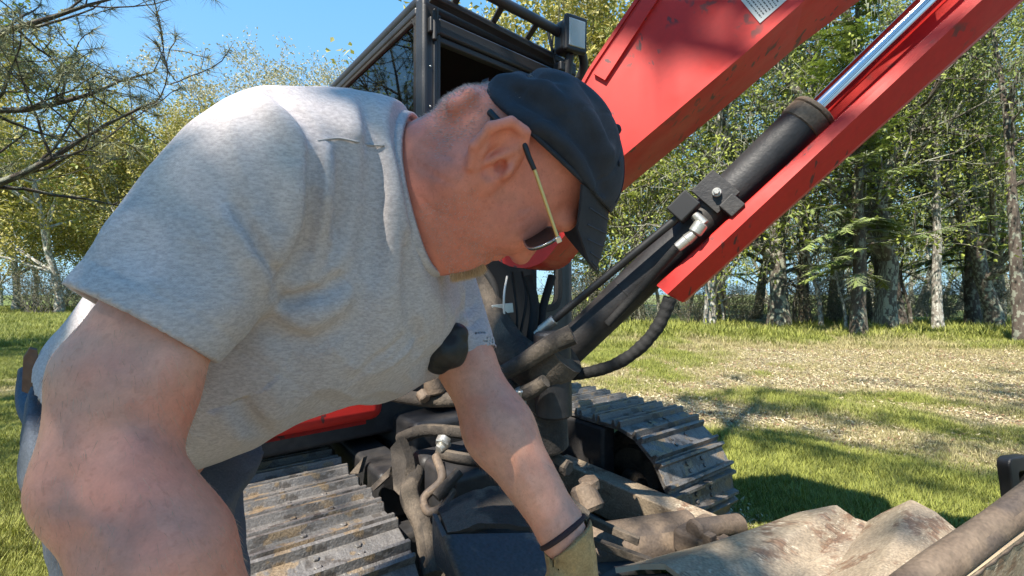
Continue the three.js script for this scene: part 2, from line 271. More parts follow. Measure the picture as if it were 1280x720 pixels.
function track(name, lc, w, yTop, R, sF, sR, m, label, pitch = 0.122) {
  const t = partGroup(name, exc); t.userData.label = label;
  const yc = yTop - R, L = sR - sF, per = 2 * L + 2 * Math.PI * R, n = Math.round(per / pitch), b = BASE.get(exc);
  const geos = shoeShape(w, per / n), r = rng(lc * 1000);
  for (let i = 0; i < n; i++) {
    let d = (i + 0.35) * per / n, s, y, ang;           // ang: turn of the shoe's outward side
    if (d < L) { s = sF + d; y = yTop; ang = 0; } else if ((d -= L) < Math.PI * R) { const a = d / R; s = sR + R * Math.sin(a); y = yc + R * Math.cos(a); ang = a; }
    else if ((d -= Math.PI * R) < L) { s = sR - d; y = yc - R; ang = Math.PI; } else { d -= L; const a = d / R; s = sF - R * Math.sin(a); y = yc - R * Math.cos(a); ang = Math.PI + a; }
    const o = new THREE.Mesh(geos[Math.floor(r() * 3)], m); o.name = 'track_shoe'; o.castShadow = o.receiveShadow = true;
    const tx = aS.clone().multiplyScalar(Math.cos(ang)).addScaledVector(UP, -Math.sin(ang)), ty = UP.clone().multiplyScalar(Math.cos(ang)).addScaledVector(aS, Math.sin(ang));
    o.quaternion.setFromRotationMatrix(new THREE.Matrix4().makeBasis(tx, ty, tx.clone().cross(ty)));
    o.position.copy(U(lc, y + (r() - 0.5) * 0.004, s)).sub(b); t.add(o);
  }
  // links, wheels and the side frame
  part('track_chain', [ubox(lc - 0.05, lc + 0.05, yTop - 0.065, yTop - 0.02, sF, sR), ubox(lc - 0.05, lc + 0.05, yc - R + 0.02, yc - R + 0.065, sF, sR)], M_.dusty, t);
  for (const s of [sF, sR]) part(s === sF ? 'idler' : 'sprocket', [rod(U(lc - 0.06, yc, s), U(lc + 0.06, yc, s), R - 0.05, R - 0.05, 36, 0.02), rod(U(lc - 0.11, yc, s), U(lc + 0.11, yc, s), 0.07, 0.07, 20, 0.01), rod(U(lc - 0.075, yc, s), U(lc + 0.075, yc, s), R - 0.12, R - 0.12, 30, 0.02)], M_.dusty, t);
  part('track_frame', [ubox(lc - 0.11, lc + 0.11, yc - 0.12, yc + 0.13, sF + 0.22, sR - 0.2, 0.03), ubox(lc - 0.075, lc + 0.075, yc - 0.06, yc + 0.07, sF - 0.02, sF + 0.4, 0.02)], M_.dusty, t);
  for (let k = 0; k < 4; k++) { const s = sF + 0.4 + k * (sR - sF - 0.8) / 3; part('track_roller', [rod(U(lc - 0.1, yc - R + 0.1, s), U(lc + 0.1, yc - R + 0.1, s), 0.06, 0.06, 18, 0.01)], M_.dusty, t); }
  return t;
}
track('track', 0.335, 0.385, 0.562, 0.285, 1.33, 3.3, M_.shoe, 'near crawler track with worn shiny shoes holding soil and leaves');
track('track', 1.815, 0.47, 0.655, 0.30, 1.40, 3.3, M_.shoe, 'far crawler track curving down at its front end', 0.118);

// centre frame between the tracks, blade arms
part('centre_frame', [ubox(0.55, 1.55, 0.22, 0.46, 1.9, 2.9, 0.03), ubox(0.5, 0.75, 0.2, 0.42, 1.5, 3.1, 0.03), ubox(1.36, 1.56, 0.24, 0.46, 1.7, 3.1, 0.03), ubox(1.57, 1.66, 0.20, 0.632, 1.45, 3.2, 0.02), rod(U(1.05, 0.44, 2.4), U(1.05, 0.62, 2.4), 0.42, 0.40, 40, 0.02)], M_.steel, exc);
// right blade arm: a box beam lit along its top
const armA = P(700, 570, 2.20), armB = P(892, 650, 1.62);
const beam = (a, b, wd, ht, r = 0.01) => { const z = b.clone().sub(a), L = z.length(); z.normalize(); const x = UP.clone().cross(z).normalize(), y = z.clone().cross(x); return obox(a.clone().add(b).multiplyScalar(0.5).addScaledVector(y, -ht / 2), x, y, z, wd, ht, L, r); };
part('blade_arm', [beam(armA, armB, 0.10, 0.16, 0.008)], M_.tan, exc);
part('blade_arm', [beam(P(560, 690, 1.62), P(690, 800, 1.2), 0.085, 0.14, 0.008)], M_.dusty, exc);
{ // lug at the end of the arm, with its pin and keeper
  const c = P(893, 664, 1.58);
  part('arm_lug', [obox(P(880, 672, 1.56), nL, UP, fS, 0.20, 0.085, 0.12, 0.02), rod(P(866, 664, 1.5), P(925, 655, 1.62), 0.036, 0.036, 18, 0.01)], M_.pipe, exc);
  part('pin_keeper', [obox(P(887, 675, 1.45), nL, UP, fS, 0.035, 0.04, 0.03, 0.004), obox(P(905, 676, 1.45), nL, UP, fS, 0.045, 0.022, 0.03, 0.004)], M_.pipe, exc);
  // cross tube that the arm meets, big and round, dusty in the light
  part('cross_tube', [rod(P(730, 690, 1.62), P(870, 668, 1.66), 0.085, 0.085, 28, 0.015)], M_.pipe, exc);
  // rails and clips in the dark well before the blade
  part('hose_rail', [beam(P(726, 640, 1.5), P(800, 672, 1.42), 0.02, 0.025, 0.004)], M_.dusty, exc);
  part('hose_rail', [beam(P(742, 672, 1.4), P(820, 700, 1.32), 0.02, 0.025, 0.004)], M_.dusty, exc);
}
// ---------------------------------------------------------------- blade: top pipe, face and the bent cover plate behind
const blade = partGroup('blade', exc);
{
  const a = P(1060, 790, 0.93), b = P(1200, 689, 1.04), dir = b.clone().sub(a).normalize(), e = b.clone().addScaledVector(dir, 1.1), a2 = a.clone().addScaledVector(dir, -0.7);
  const wob = rng(5);
  part('top_pipe', tube([a2, a, b, b.clone().addScaledVector(dir, 0.5).add(V(0, 0.003, 0)), e], t => 0.034 + 0.0012 * Math.sin(t * 31) , 60, 22), M_.pipe, blade);
  // blade face: curved plate hanging under the pipe towards the camera
  const down = V(0.10, -1, 0.16), rows = 10, pos = [], idx = [], cols = 24, th = V(-0.01, 0, -0.02);
  const face = (u, v) => { const q = a2.clone().lerp(e, u); const c = Math.sin(v * Math.PI * 0.9) * 0.07; return q.addScaledVector(down, v * 0.55 + 0.02).add(V(0.02 - c * 0.4, 0.0, 0.02 - c)).add(V(0, 0, 0.004 * n2(u * 14, v * 8, 256, 3))); };
  const g = gridSolid(face, cols, rows, th); part('face_plate', [g], M_.tan, blade);
  part('weld_bead', tube([a2.clone().add(V(0.02, -0.03, 0.022)), a.clone().add(V(0.02, -0.03, 0.022)), b.clone().add(V(0.02, -0.03, 0.022)), e.clone().add(V(0.02, -0.03, 0.022))], t => 0.006 + 0.002 * Math.sin(t * 260), 140, 6), M_.pipe, blade);
}
function gridSolid(fn, nu, nv, th) {                   // a sheet of real thickness: th is a vector or a number
  const A = [], pos = [], idx = [];
  for (let j = 0; j <= nv; j++) for (let i = 0; i <= nu; i++) A.push(fn(i / nu, j / nv));
  const N = [], w = nu + 1;
  if (typeof th === 'number') for (let j = 0; j <= nv; j++) for (let i = 0; i <= nu; i++) { const e = A[j * w + Math.min(i + 1, nu)].clone().sub(A[j * w + Math.max(i - 1, 0)]), f = A[Math.min(j + 1, nv) * w + i].clone().sub(A[Math.max(j - 1, 0) * w + i]); N.push(e.cross(f).normalize().multiplyScalar(-th)); }
  const B = A.map((p, k) => p.clone().add(N.length ? N[k] : th));
  const Lu = A[0].distanceTo(A[nu >> 1]) + A[nu >> 1].distanceTo(A[nu]), Lv = Math.max(A[0].distanceTo(A[nv * w]), A[nu >> 1].distanceTo(A[nv * w + (nu >> 1)]));
  const surf = (Q, flip) => { const g = new THREE.BufferGeometry(), p = [], ix = [], uv = []; for (let j = 0; j <= nv; j++) for (let i = 0; i <= nu; i++) uv.push(j / nv * Lv, i / nu * Lu); g.setAttribute('uv', new THREE.Float32BufferAttribute(uv, 2)); Q.forEach(q => p.push(q.x, q.y, q.z)); for (let j = 0; j < nv; j++) for (let i = 0; i < nu; i++) { const a = j * w + i; const t = [a, a + 1, a + w, a + 1, a + w + 1, a + w]; if (flip) t.reverse(); ix.push(...t); } g.setAttribute('position', new THREE.Float32BufferAttribute(p, 3)); g.setIndex(ix); g.computeVertexNormals(); return g.toNonIndexed(); };
  const rim = []; for (let i = 0; i < nu; i++) rim.push([i, i + 1]); for (let j = 0; j < nv; j++) rim.push([j * w + nu, (j + 1) * w + nu]); for (let i = nu; i > 0; i--) rim.push([nv * w + i, nv * w + i - 1]); for (let j = nv; j > 0; j--) rim.push([j * w, (j - 1) * w]);
  const q = []; for (const [a, b] of rim) for (const v of [A[a], B[a], B[b], A[a], B[b], A[b]]) q.push(v.x, v.y, v.z);
  const g = new THREE.BufferGeometry(); g.setAttribute('position', new THREE.Float32BufferAttribute(q, 3)); g.computeVertexNormals();
  g.setAttribute('uv', new THREE.Float32BufferAttribute(new Float32Array(q.length / 3 * 2), 2)); const out = mergeGeometries([surf(A, false), surf(B, true), g]); out.userData.ownUV = true; return out;
}
{ // bent cover plate: folded lip on the left, valley, second ridge running to the pipe
  const far = [[868, 690, 1.42], [925, 674, 1.42], [1000, 645, 1.42], [1046, 636, 1.40], [1066, 650, 1.40], [1086, 657, 1.40], [1112, 643, 1.38], [1141, 630, 1.36], [1170, 646, 1.30], [1204, 674, 1.20]].map(q => P(...q));
  const near = [[770, 716, 1.16], [800, 713, 1.14], [832, 712, 1.10], [870, 740, 1.02], [925, 775, 0.98], [985, 790, 0.95], [1030, 780, 0.94], [1075, 765, 0.94], [1110, 770, 0.94], [1140, 790, 0.94]].map(q => P(...q));
  const poly = L => ({ getPoint: t => { const k = Math.min(t * (L.length - 1), L.length - 1.0001), i = Math.floor(k), s = fade(k - i); return L[i].clone().lerp(L[i + 1], mix(k - i, s, 0.4)); } }), cf = poly(far), cn = poly(near);
  const fn = (u, v) => { const p = cf.getPoint(clamp(u, 0, 1)).lerp(cn.getPoint(clamp(u, 0, 1)), v); p.y += 0.003 * (n2(u * 9 + 3, v * 5, 256, 8) - 0.5) + 0.0012 * (n2(u * 22, v * 14, 256, 9) - 0.5) - 0.012 * Math.sin(v * Math.PI) * sstep(0.2, 0.5, u) * (1 - sstep(0.8, 1, u)); return p; };
  part('cover_plate', [gridSolid(fn, 72, 24, 0.012)], M_.tan, blade).userData.label = 'bent tan steel cover plate with rust scratches and a wavy edge';
  const L0 = near[0], L1 = near[2];
  part('cover_plate_lip', [slab([near[0].clone().add(V(0, -0.012, 0)), near[2].clone().add(V(0, -0.012, 0)), near[2].clone().add(V(0.01, -0.07, 0.0)), near[0].clone().add(V(0.01, -0.06, 0.0))], V(0.02, 0.0, -0.008))], M_.steel, blade);
}
{ // black loop handle standing beyond the blade's end
  const c = P(1266, 594, 1.75), s = new THREE.Shape(), h = new THREE.Path();
  const rr = (o, w, t, r) => { o.moveTo(-w + r, -t); o.lineTo(w - r, -t); o.quadraticCurveTo(w, -t, w, -t + r); o.lineTo(w, t - r); o.quadraticCurveTo(w, t, w - r, t); o.lineTo(-w + r, t); o.quadraticCurveTo(-w, t, -w, t - r); o.lineTo(-w, -t + r); o.quadraticCurveTo(-w, -t, -w + r, -t); };
  rr(s, 0.062, 0.10, 0.03); rr(h, 0.028, 0.058, 0.02); s.holes.push(h);
  const g = new THREE.ExtrudeGeometry(s, { depth: 0.03, bevelEnabled: true, bevelSize: 0.006, bevelThickness: 0.006, bevelSegments: 2, curveSegments: 8 }); g.rotateX(-0.1); g.rotateY(0.25); g.translate(c.x, c.y - 0.03, c.z);
  const post = rod(c.clone().add(V(0.04, -0.12, 0)), c.clone().add(V(0.10, -0.60, 0.10)), 0.03, 0.03, 14, 0.004);
  part('loop_handle', [g, post], M_.black, blade);
}

// ---------------------------------------------------------------- upper works: house axes turned a little from the tracks
const n2v = V(0.766, 0, -0.643), a2v = V(-0.643, 0, -0.766), f2v = a2v.clone().negate(), H0 = P(528, 366, 2.0);
const H = (l, y, s) => V(H0.x, 0, H0.z).addScaledVector(n2v, l).addScaledVector(a2v, s).setY(y);
const hbox = (l0, l1, y0, y1, s0, s1, r) => obox(H((l0 + l1) / 2, (y0 + y1) / 2, (s0 + s1) / 2), n2v, UP, f2v, Math.abs(l1 - l0), Math.abs(y1 - y0), Math.abs(s1 - s0), r);
const hpl = (pts, t) => slab(pts.map(p => H(...p)), t);
// deck and red engine hood
part('deck', [hbox(-0.85, 0.98, 0.64, 0.80, 0.08, 1.7, 0.02), hbox(-0.1, 0.5, 0.5, 0.72, -0.12, 0.8, 0.03)], M_.steel, exc);
part('hood', [hbox(-0.98, -0.16, 0.72, 1.34, 0.02, 1.9, 0.05), hbox(-0.94, -0.20, 0.68, 0.74, 0.08, 1.8, 0.02)], M_.red, exc);
part('counterweight', [hbox(-0.98, 0.98, 0.62, 1.3, 1.9, 2.35, 0.12)], M_.red, exc);
// cab
const cab = partGroup('cab', exc);
{
  const T = 2.575, B = 0.98, W = 0.95, D = 1.22, pw = 0.085;
  const post = (l, s, w = pw, d = 0.075, top = T) => hbox(l, l + w, B - 0.2, top, s, s + d, 0.016);
  part('corner_post', [post(0, 0), hbox(0.006, 0.020, B, T - 0.05, -0.006, 0.004, 0.003), hbox(0.052, 0.060, B, T - 0.05, -0.008, 0.004, 0.003), hbox(pw - 0.006, pw + 0.012, B, T - 0.06, 0.01, 0.05, 0.004)], M_.cab, cab);
  part('corner_post', [post(W - 0.06, 0, 0.06)], M_.cab, cab); part('corner_post', [post(0, D)], M_.cab, cab); part('corner_post', [post(W - pw, D)], M_.cab, cab);
  for (const y of [1.55, 1.72, 1.9, 2.08, 2.26]) part('rivet', [rod(H(0.036, y, 0.002), H(0.036, y, -0.005), 0.006, 0.005, 8, 0.001)], M_.zinc, cab);
  part('roof', [hbox(0.0, W, T - 0.03, T + 0.035, 0.05, D + 0.08, 0.03)], M_.cab, cab);
  // side window on the camera's left: rails, rubber and glass
  part('side_rail', [hbox(0.0, 0.06, T - 0.065, T - 0.02, 0.07, D, 0.015), hbox(0.0, 0.06, 1.36, 1.46, 0.07, D, 0.012), hbox(0.012, 0.05, 1.46, T - 0.06, D - 0.03, D, 0.01)], M_.cab, cab);
  part('side_panel', [hbox(0.01, 0.05, 0.8, 1.38, 0.05, D, 0.008)], M_.cab, cab);
  const fr = []; for (const s of [0.1, D - 0.05]) fr.push(obox(H(0.017, T - 0.085, s), n2v, UP.clone().addScaledVector(f2v, s < 0.5 ? 1 : -1).normalize(), n2v.clone().cross(UP.clone().addScaledVector(f2v, s < 0.5 ? 1 : -1).normalize()), 0.026, 0.02, 0.07, 0.006));
  fr.push(hbox(0.004, 0.03, 1.45, T - 0.06, 0.07, 0.10, 0.008), hbox(0.004, 0.03, T - 0.085, T - 0.06, 0.08, D - 0.03, 0.008), hbox(0.004, 0.03, 1.45, T - 0.06, D - 0.055, D - 0.03, 0.008));
  part('window_seal', fr, M_.rubber, cab);
  part('window_pane', [hbox(0.016, 0.022, 1.44, T - 0.07, 0.09, D - 0.04, 0.002)], M_.glass, cab);
  // front: header, side pillars, lower panel with its rounded window
  part('front_header', [hbox(0.08, W - 0.05, T - 0.15, T - 0.075, 0.0, 0.06, 0.012), hbox(0.08, W - 0.05, T - 0.18, T - 0.15, 0.015, 0.05, 0.008)], M_.cab, cab);
  { const s = new THREE.Shape(), h = new THREE.Path(); const l0 = 0.60, l1 = 0.96, y0 = 0.9, y1 = 1.66;
    s.moveTo(l0, y0); s.lineTo(l1, y0); s.lineTo(l1, y1); s.lineTo(l0, y1); s.closePath();
    const x0 = 0.655, x1 = 0.845, b = 1.17, t = 1.60, r = 0.08; h.moveTo(x0 + r, b); h.lineTo(x1 - r, b); h.quadraticCurveTo(x1, b, x1, b + r); h.lineTo(x1, t - r); h.quadraticCurveTo(x1, t, x1 - r, t); h.lineTo(x0 + r, t); h.quadraticCurveTo(x0, t, x0, t - r); h.lineTo(x0, b + r); h.quadraticCurveTo(x0, b, x0 + r, b); s.holes.push(h);
    const put = g => { g.applyMatrix4(new THREE.Matrix4().makeBasis(n2v, UP, f2v)); g.translate(H0.x, 0, H0.z); return g; };
    part('front_panel', [put(new THREE.ExtrudeGeometry(s, { depth: 0.03, bevelEnabled: false, curveSegments: 8 }).translate(0, 0, -0.03))], M_.cab, cab);
    const ring = new THREE.Shape(); const g = 0.02; const rrp = (o, e) => { const X0 = x0 - e, X1 = x1 + e, Bm = b - e, Tp = t + e, R = r + e; o.moveTo(X0 + R, Bm); o.lineTo(X1 - R, Bm); o.quadraticCurveTo(X1, Bm, X1, Bm + R); o.lineTo(X1, Tp - R); o.quadraticCurveTo(X1, Tp, X1 - R, Tp); o.lineTo(X0 + R, Tp); o.quadraticCurveTo(X0, Tp, X0, Tp - R); o.lineTo(X0, Bm + R); o.quadraticCurveTo(X0, Bm, X0 + R, Bm); };
    rrp(ring, 0.018); const ih = new THREE.Path(); rrp(ih, -0.012); ring.holes.push(ih);
    part('window_seal', [put(new THREE.ExtrudeGeometry(ring, { depth: 0.012, bevelEnabled: true, bevelSize: 0.004, bevelThickness: 0.004, bevelSegments: 2, curveSegments: 8 }).translate(0, 0, 0.002))], M_.rubber, cab);
  }
  // dark inside: floor, back wall with a window, seat and levers
  part('cab_floor', [hbox(0.03, W, 0.84, 0.98, 0.03, D, 0.01)], M_.interior, cab);
  part('back_wall', [hbox(0.32, W - 0.03, 0.98, T - 0.03, D - 0.02, D + 0.03, 0.005), hbox(0.05, 0.32, 0.98, 1.98, D - 0.02, D + 0.03, 0.005)], M_.interior, cab);
  part('headliner', [hbox(0.05, W - 0.02, T - 0.07, T - 0.032, 0.08, D, 0.01)], M_.interior, cab);
  part('side_wall', [hbox(W - 0.05, W - 0.015, 1.7, T - 0.05, 0.07, D, 0.005)], M_.interior, cab);
  part('seat', [hbox(0.28, 0.72, 1.25, 1.4, 0.45, 0.9, 0.05), hbox(0.28, 0.72, 1.35, 2.0, 0.85, 1.0, 0.05), hbox(0.36, 0.64, 0.98, 1.26, 0.5, 0.85, 0.02)], M_.interior, cab);
  part('control_lever', [rod(H(0.2, 1.3, 0.4), H(0.2, 1.55, 0.33), 0.012, 0.02, 12, 0.004)], M_.interior, cab);
  // guard frame over the windscreen
  const gb = tube([H(-0.02, T + 0.02, -0.15), H(0.3, T + 0.02, -0.15), H(0.72, T + 0.015, -0.15), H(0.86, T - 0.005, -0.145), H(0.93, T - 0.06, -0.12), H(0.95, T - 0.14, -0.06), H(0.955, T - 0.26, -0.01)], 0.024, 60, 10);
  part('guard_frame', [gb, rod(H(-0.02, T - 0.03, -0.05), H(0.93, T - 0.05, -0.05), 0.017, 0.017, 10, 0.003)], M_.cab, cab);
  for (const l of [0.12, 0.34, 0.56, 0.76]) part('guard_rung', [beam(H(l, T + 0.03, -0.15), H(l + 0.01, T - 0.03, -0.03), 0.03, 0.012, 0.003)], M_.cab, cab);
  part('guard_rail', [beam(H(0.02, T - 0.02, -0.04), H(0.93, T - 0.05, -0.04), 0.05, 0.025, 0.005)], M_.cab, cab);
  part('hinge', [hbox(0.02, 0.07, 2.40, 2.47, -0.03, 0.0, 0.008), rod(H(0.045, 2.37, -0.024), H(0.045, 2.50, -0.024), 0.012, 0.012, 10, 0.003)], M_.black, cab);
  // mirror bracket and dim back edge at the far rear post
  part('door_latch', [hbox(-0.02, 0.0, 1.9, 2.0, D - 0.02, D + 0.02, 0.006)], M_.black, cab);
}
{ // work lamp beside the guard
  const lamp = partGroup('work_lamp', exc), c = P(713, 47, 2.36), x = V(0.86, 0.05, -0.5).normalize(), z = V(0.52, -0.10, 0.85).normalize(), y = z.clone().cross(x).normalize(), x2 = y.clone().cross(z);
  const back = obox(c.clone().addScaledVector(z, -0.02), x2, y, z, 0.125, 0.165, 0.10, 0.03), sc = 0.9;
  part('lamp_housing', [back, obox(c.clone().addScaledVector(z, 0.04), x2, y, z, 0.14, 0.18, 0.03, 0.014), ...[-0.04, -0.02, 0, 0.02].map(k => obox(c.clone().addScaledVector(z, -0.06).addScaledVector(x2, k), x2, y, z, 0.006, 0.14, 0.04, 0.002))], M_.black, lamp);
  part('lamp_lens', [obox(c.clone().addScaledVector(z, 0.052), x2, y, z, 0.105, 0.135, 0.014, 0.006)], M_.lens, lamp);
  part('lamp_bracket', [rod(c.clone().addScaledVector(y, -0.08), c.clone().add(V(-0.02, -0.19, -0.03)), 0.022, 0.028, 12, 0.004), obox(P(706, 88, 2.40), n2v, UP, f2v, 0.12, 0.05, 0.06, 0.01), rod(P(685, 40, 2.45), P(697, 92, 2.45), 0.008, 0.008, 8)], M_.black, lamp);
  part('lamp_cable', tube([c.clone().addScaledVector(z, -0.07), P(694, 36, 2.46), P(690, 60, 2.48), P(700, 95, 2.46)], 0.006, 20, 6), M_.rubber, lamp);
}

// ---------------------------------------------------------------- boom, cylinder and guard, swung to the right and towards the camera
const bE = V(0.9, 0, 0.437).normalize(), bN = V(-0.437, 0, 0.9).normalize(), B0 = P(690, 320, 1.55);
const onB = (px, py, off = 0) => onPlane(px, py, B0.clone().addScaledVector(bN, off), bN);
const boom = partGroup('boom', exc);
{
  const BW = -0.27;
  // near side plate, back side plate, top and bottom plates each their own steel
  const outline = [[640, 250], [700, 160], [740, 88], [806, -10], [900, -140], [1180, -140], [1001, -1], [928, 64], [776, 193], [700, 262], [660, 300]].map(q => onB(q[0], q[1]));
  part('side_plate', [slab(outline, bN.clone().multiplyScalar(-0.012))], M_.red, boom);
  part('side_plate', [slab(outline.map(p => p.clone().addScaledVector(bN, BW)), bN.clone().multiplyScalar(0.012))], M_.red, boom);
  const strip = (pts, name) => { for (let i = 0; i + 1 < pts.length; i++); const g = []; for (let i = 0; i + 1 < pts.length; i++) { const a = pts[i], b = pts[i + 1]; const e = b.clone().sub(a).normalize(), dn = e.clone().cross(bN).normalize(); const o = bN.clone().multiplyScalar(0.006); g.push(slab([a.clone().add(o), b.clone().add(o), b.clone().addScaledVector(bN, BW - 0.006), a.clone().addScaledVector(bN, BW - 0.006)], dn.multiplyScalar(name === 'bottom_plate' ? 0.012 : -0.012))); } part(name, g, M_.red, boom); };
  strip([[660, 300], [700, 262], [776, 193], [928, 64], [1001, -1], [1180, -140]].map(q => onB(q[0], q[1])), 'bottom_plate');
  strip([[640, 250], [700, 160], [740, 88], [806, -10], [900, -140]].map(q => onB(q[0], q[1])), 'top_plate');
  // a doubled edge along the top of the side plate
  const d1 = [[742, 92], [808, -8], [835, -48], [846, -40], [820, 2], [756, 100]].map(q => onB(q[0], q[1], 0.012)); part('edge_doubler', [slab(d1, bN.clone().multiplyScalar(-0.011))], M_.red, boom);
  // foot of the boom, rounded, behind the man's face
  const ft = []; for (let k = 0; k <= 14; k++) { const a = Math.PI * (0.15 + k / 14 * 0.95); ft.push([652 + 36 * Math.cos(a) * 1.1, 304 + 31 * Math.sin(a)]); }
  const foot = [[740, 250], ...ft, [600, 280], [640, 235]].map(q => onB(q[0], q[1], 0.01));
  part('boom_foot', [slab(foot, bN.clone().multiplyScalar(-0.24))], M_.red, boom);
  part('pin', [rod(onB(650, 305, 0.03), onB(650, 305, -0.32), 0.035, 0.035, 20, 0.005)], M_.zinc, boom);
  // paper-white decal with fine print
  const cv = document.createElement('canvas'); cv.width = 256; cv.height = 192; const cx = cv.getContext('2d'); cx.fillStyle = '#c6c6c2'; cx.fillRect(0, 0, 256, 192); cx.fillStyle = '#a2a2a0'; cx.fillRect(8, 6, 240, 26); cx.fillStyle = '#4a4a4a'; const rr = rng(8);
  for (let r = 0; r < 11; r++) { let x = 16; while (x < 226) { const w = 6 + rr() * 22; cx.fillRect(x, 44 + r * 13, Math.min(w, 238 - x), 5); x += w + 6; } }
  const ct = new THREE.CanvasTexture(cv); ct.colorSpace = THREE.SRGBColorSpace;
  const c = [[926, 0], [950, 29], [1004, -18], [980, -50]].map(q => onB(q[0], q[1], 0.0025)), g = new THREE.BufferGeometry();
  const q = [c[3], c[0], c[1], c[3], c[1], c[2]]; g.setAttribute('position', new THREE.Float32BufferAttribute(q.flatMap(p => p.toArray()), 3)); g.computeVertexNormals();
  g.setAttribute('uv', new THREE.Float32BufferAttribute([0, 1, 0, 0, 1, 0, 0, 1, 1, 0, 1, 1], 2));
  const dec = new THREE.Mesh(g.translate(-BASE.get(exc).x, -BASE.get(exc).y, -BASE.get(exc).z), MS({ map: ct, roughness: 0.4 })); dec.name = 'decal'; boom.add(dec); dec.userData.label = 'white printed decal on the boom side'; dec.receiveShadow = true;
}
const cyl = partGroup('boom_cylinder', exc);
{
  const off = -0.10, A = onB(694, 452, off), G0 = onB(1000, 158, off), ax = G0.clone().sub(A).normalize(), G1 = G0.clone().addScaledVector(ax, 0.055), up = bN.clone().cross(ax).normalize();
  const upv = up.y > 0 ? up : up.clone().negate();
  part('barrel', [rod(A.clone().addScaledVector(ax, 0.02), G0, 0.062, 0.062, 40, 0.003), rod(A.clone().addScaledVector(ax, 0.36), A.clone().addScaledVector(ax, 0.366), 0.0634, 0.0634, 40, 0.001)], M_.steel, cyl);
  part('gland', [rod(G0.clone().addScaledVector(ax, -0.004), G1.clone().addScaledVector(ax, -0.016), 0.066, 0.066, 40, 0.003), rod(G1.clone().addScaledVector(ax, -0.015), G1, 0.067, 0.064, 40, 0.003)], M_.pipe, cyl);
  part('piston_rod', [rod(G1, G1.clone().addScaledVector(ax, 0.9), 0.030, 0.030, 36)], M_.chrome, cyl);
  part('barrel_eye', [rod(A.clone().addScaledVector(bN, 0.07), A.clone().addScaledVector(bN, -0.07), 0.075, 0.075, 32, 0.01), rod(A.clone().addScaledVector(ax, -0.01), A.clone().addScaledVector(ax, 0.1), 0.05, 0.062, 28)], M_.steel, cyl);
  // guard of the rod: near web, bottom flange and dark back plate
  const E1a = [821, 357], E1b = [1215, -6], E2a = [834, 368], E2b = [1236, -8], E3a = [853, 378], E3b = [1285, -8];
  const ext = (a, b, k) => [b[0] + (b[0] - a[0]) * k, b[1] + (b[1] - a[1]) * k];
  const n0 = -0.012, w1a = onB(...E1a, n0), w1b = onB(...ext(E1a, E1b, 0.3), n0), w2a = onB(...E2a, n0 + 0.012), w2b = onB(...ext(E2a, E2b, 0.3), n0 + 0.012);
  part('guard_web', [slab([w1a, w1b, w2b, w2a], bN.clone().multiplyScalar(-0.008).add(V(0, 0.004, 0)))], M_.red, cyl).userData.label = 'bright upper face of the red rod guard';
  const f1a = onB(...E3a, -0.075), f1b = onB(...ext(E3a, E3b, 0.3), -0.075);
  const fn = w2b.clone().sub(w2a).cross(f1a.clone().sub(w2a)).normalize(); if (fn.y < 0) fn.negate();
  part('guard_flange', [slab([w2a, w2b, f1b, f1a], fn.clone().multiplyScalar(0.008))], M_.red, cyl);
  const kk = bN.clone().multiplyScalar(-0.11);
  part('guard_back', [slab([f1a, f1b, f1b.clone().add(kk), f1a.clone().add(kk)], fn.clone().multiplyScalar(0.008)), slab([f1a.clone().add(kk), f1b.clone().add(kk), f1b.clone().add(kk).addScaledVector(upv, 0.16), f1a.clone().add(kk).addScaledVector(upv, 0.10)], bN.clone().multiplyScalar(0.008))], M_.red, cyl);
  // hard line, clamp, bracket with bolt and the silver elbow
  const L1 = onB(852, 268, 0.0), L0 = onB(690, 402, 0.0);
  part('hydraulic_line', [rod(L0, L1, 0.0125, 0.0125, 16)], M_.black, cyl);
  part('line_coupling', [rod(L0.clone().addScaledVector(L1.clone().sub(L0).normalize(), -0.055), L0.clone().addScaledVector(L1.clone().sub(L0).normalize(), 0.012), 0.019, 0.019, 6, 0.003), rod(L0.clone().addScaledVector(L1.clone().sub(L0).normalize(), -0.075), L0.clone().addScaledVector(L1.clone().sub(L0).normalize(), -0.05), 0.013, 0.015, 12)], M_.zinc, cyl);
  const cb = (px, py, o, sx, sy, sz, m, nm, r = 0.005) => part(nm, [obox(onB(px, py, o), ax, upv, ax.clone().cross(upv), sx, sy, sz, r)], m, cyl);
  cb(855, 259, 0.0, 0.075, 0.062, 0.06, M_.black, 'line_clamp');
  cb(894, 240, -0.03, 0.085, 0.105, 0.018, M_.steel, 'clamp_bracket', 0.003);
  cb(915, 258, -0.025, 0.05, 0.05, 0.05, M_.steel, 'clamp_bracket', 0.004);
  const bc = onB(896, 241, -0.02); part('bolt', [rod(bc, bc.clone().addScaledVector(bN, 0.012), 0.0135, 0.0135, 24, 0.002), rod(bc, bc.clone().addScaledVector(bN, 0.022), 0.0095, 0.009, 6, 0.002)], M_.zinc, cyl);
  const el = [[868, 268], [880, 281], [868, 292], [846, 310]].map(q => onB(q[0], q[1], 0.01));
  part('elbow_fitting', [rod(el[0], el[1], 0.014, 0.017, 6, 0.002), rod(el[1].clone().addScaledVector(upv, 0.008), el[2], 0.0205, 0.0205, 20, 0.004), rod(el[2], el[2].clone().lerp(el[3], 0.45), 0.015, 0.018, 6, 0.002), rod(el[2].clone().lerp(el[3], 0.42), el[3], 0.0165, 0.015, 16, 0.003)], M_.zinc, cyl);
  part('short_hose', tube([el[3], onB(835, 322, 0), onB(800, 362, -0.03), onB(760, 405, -0.04)], 0.014, 20, 10), M_.rubber, cyl);
  // wrapped hose drooping beneath
  const hp = [[838, 372], [826, 402], [803, 432], [772, 454], [738, 465], [706, 470], [690, 478]].map(q => onB(q[0], q[1], -0.03));
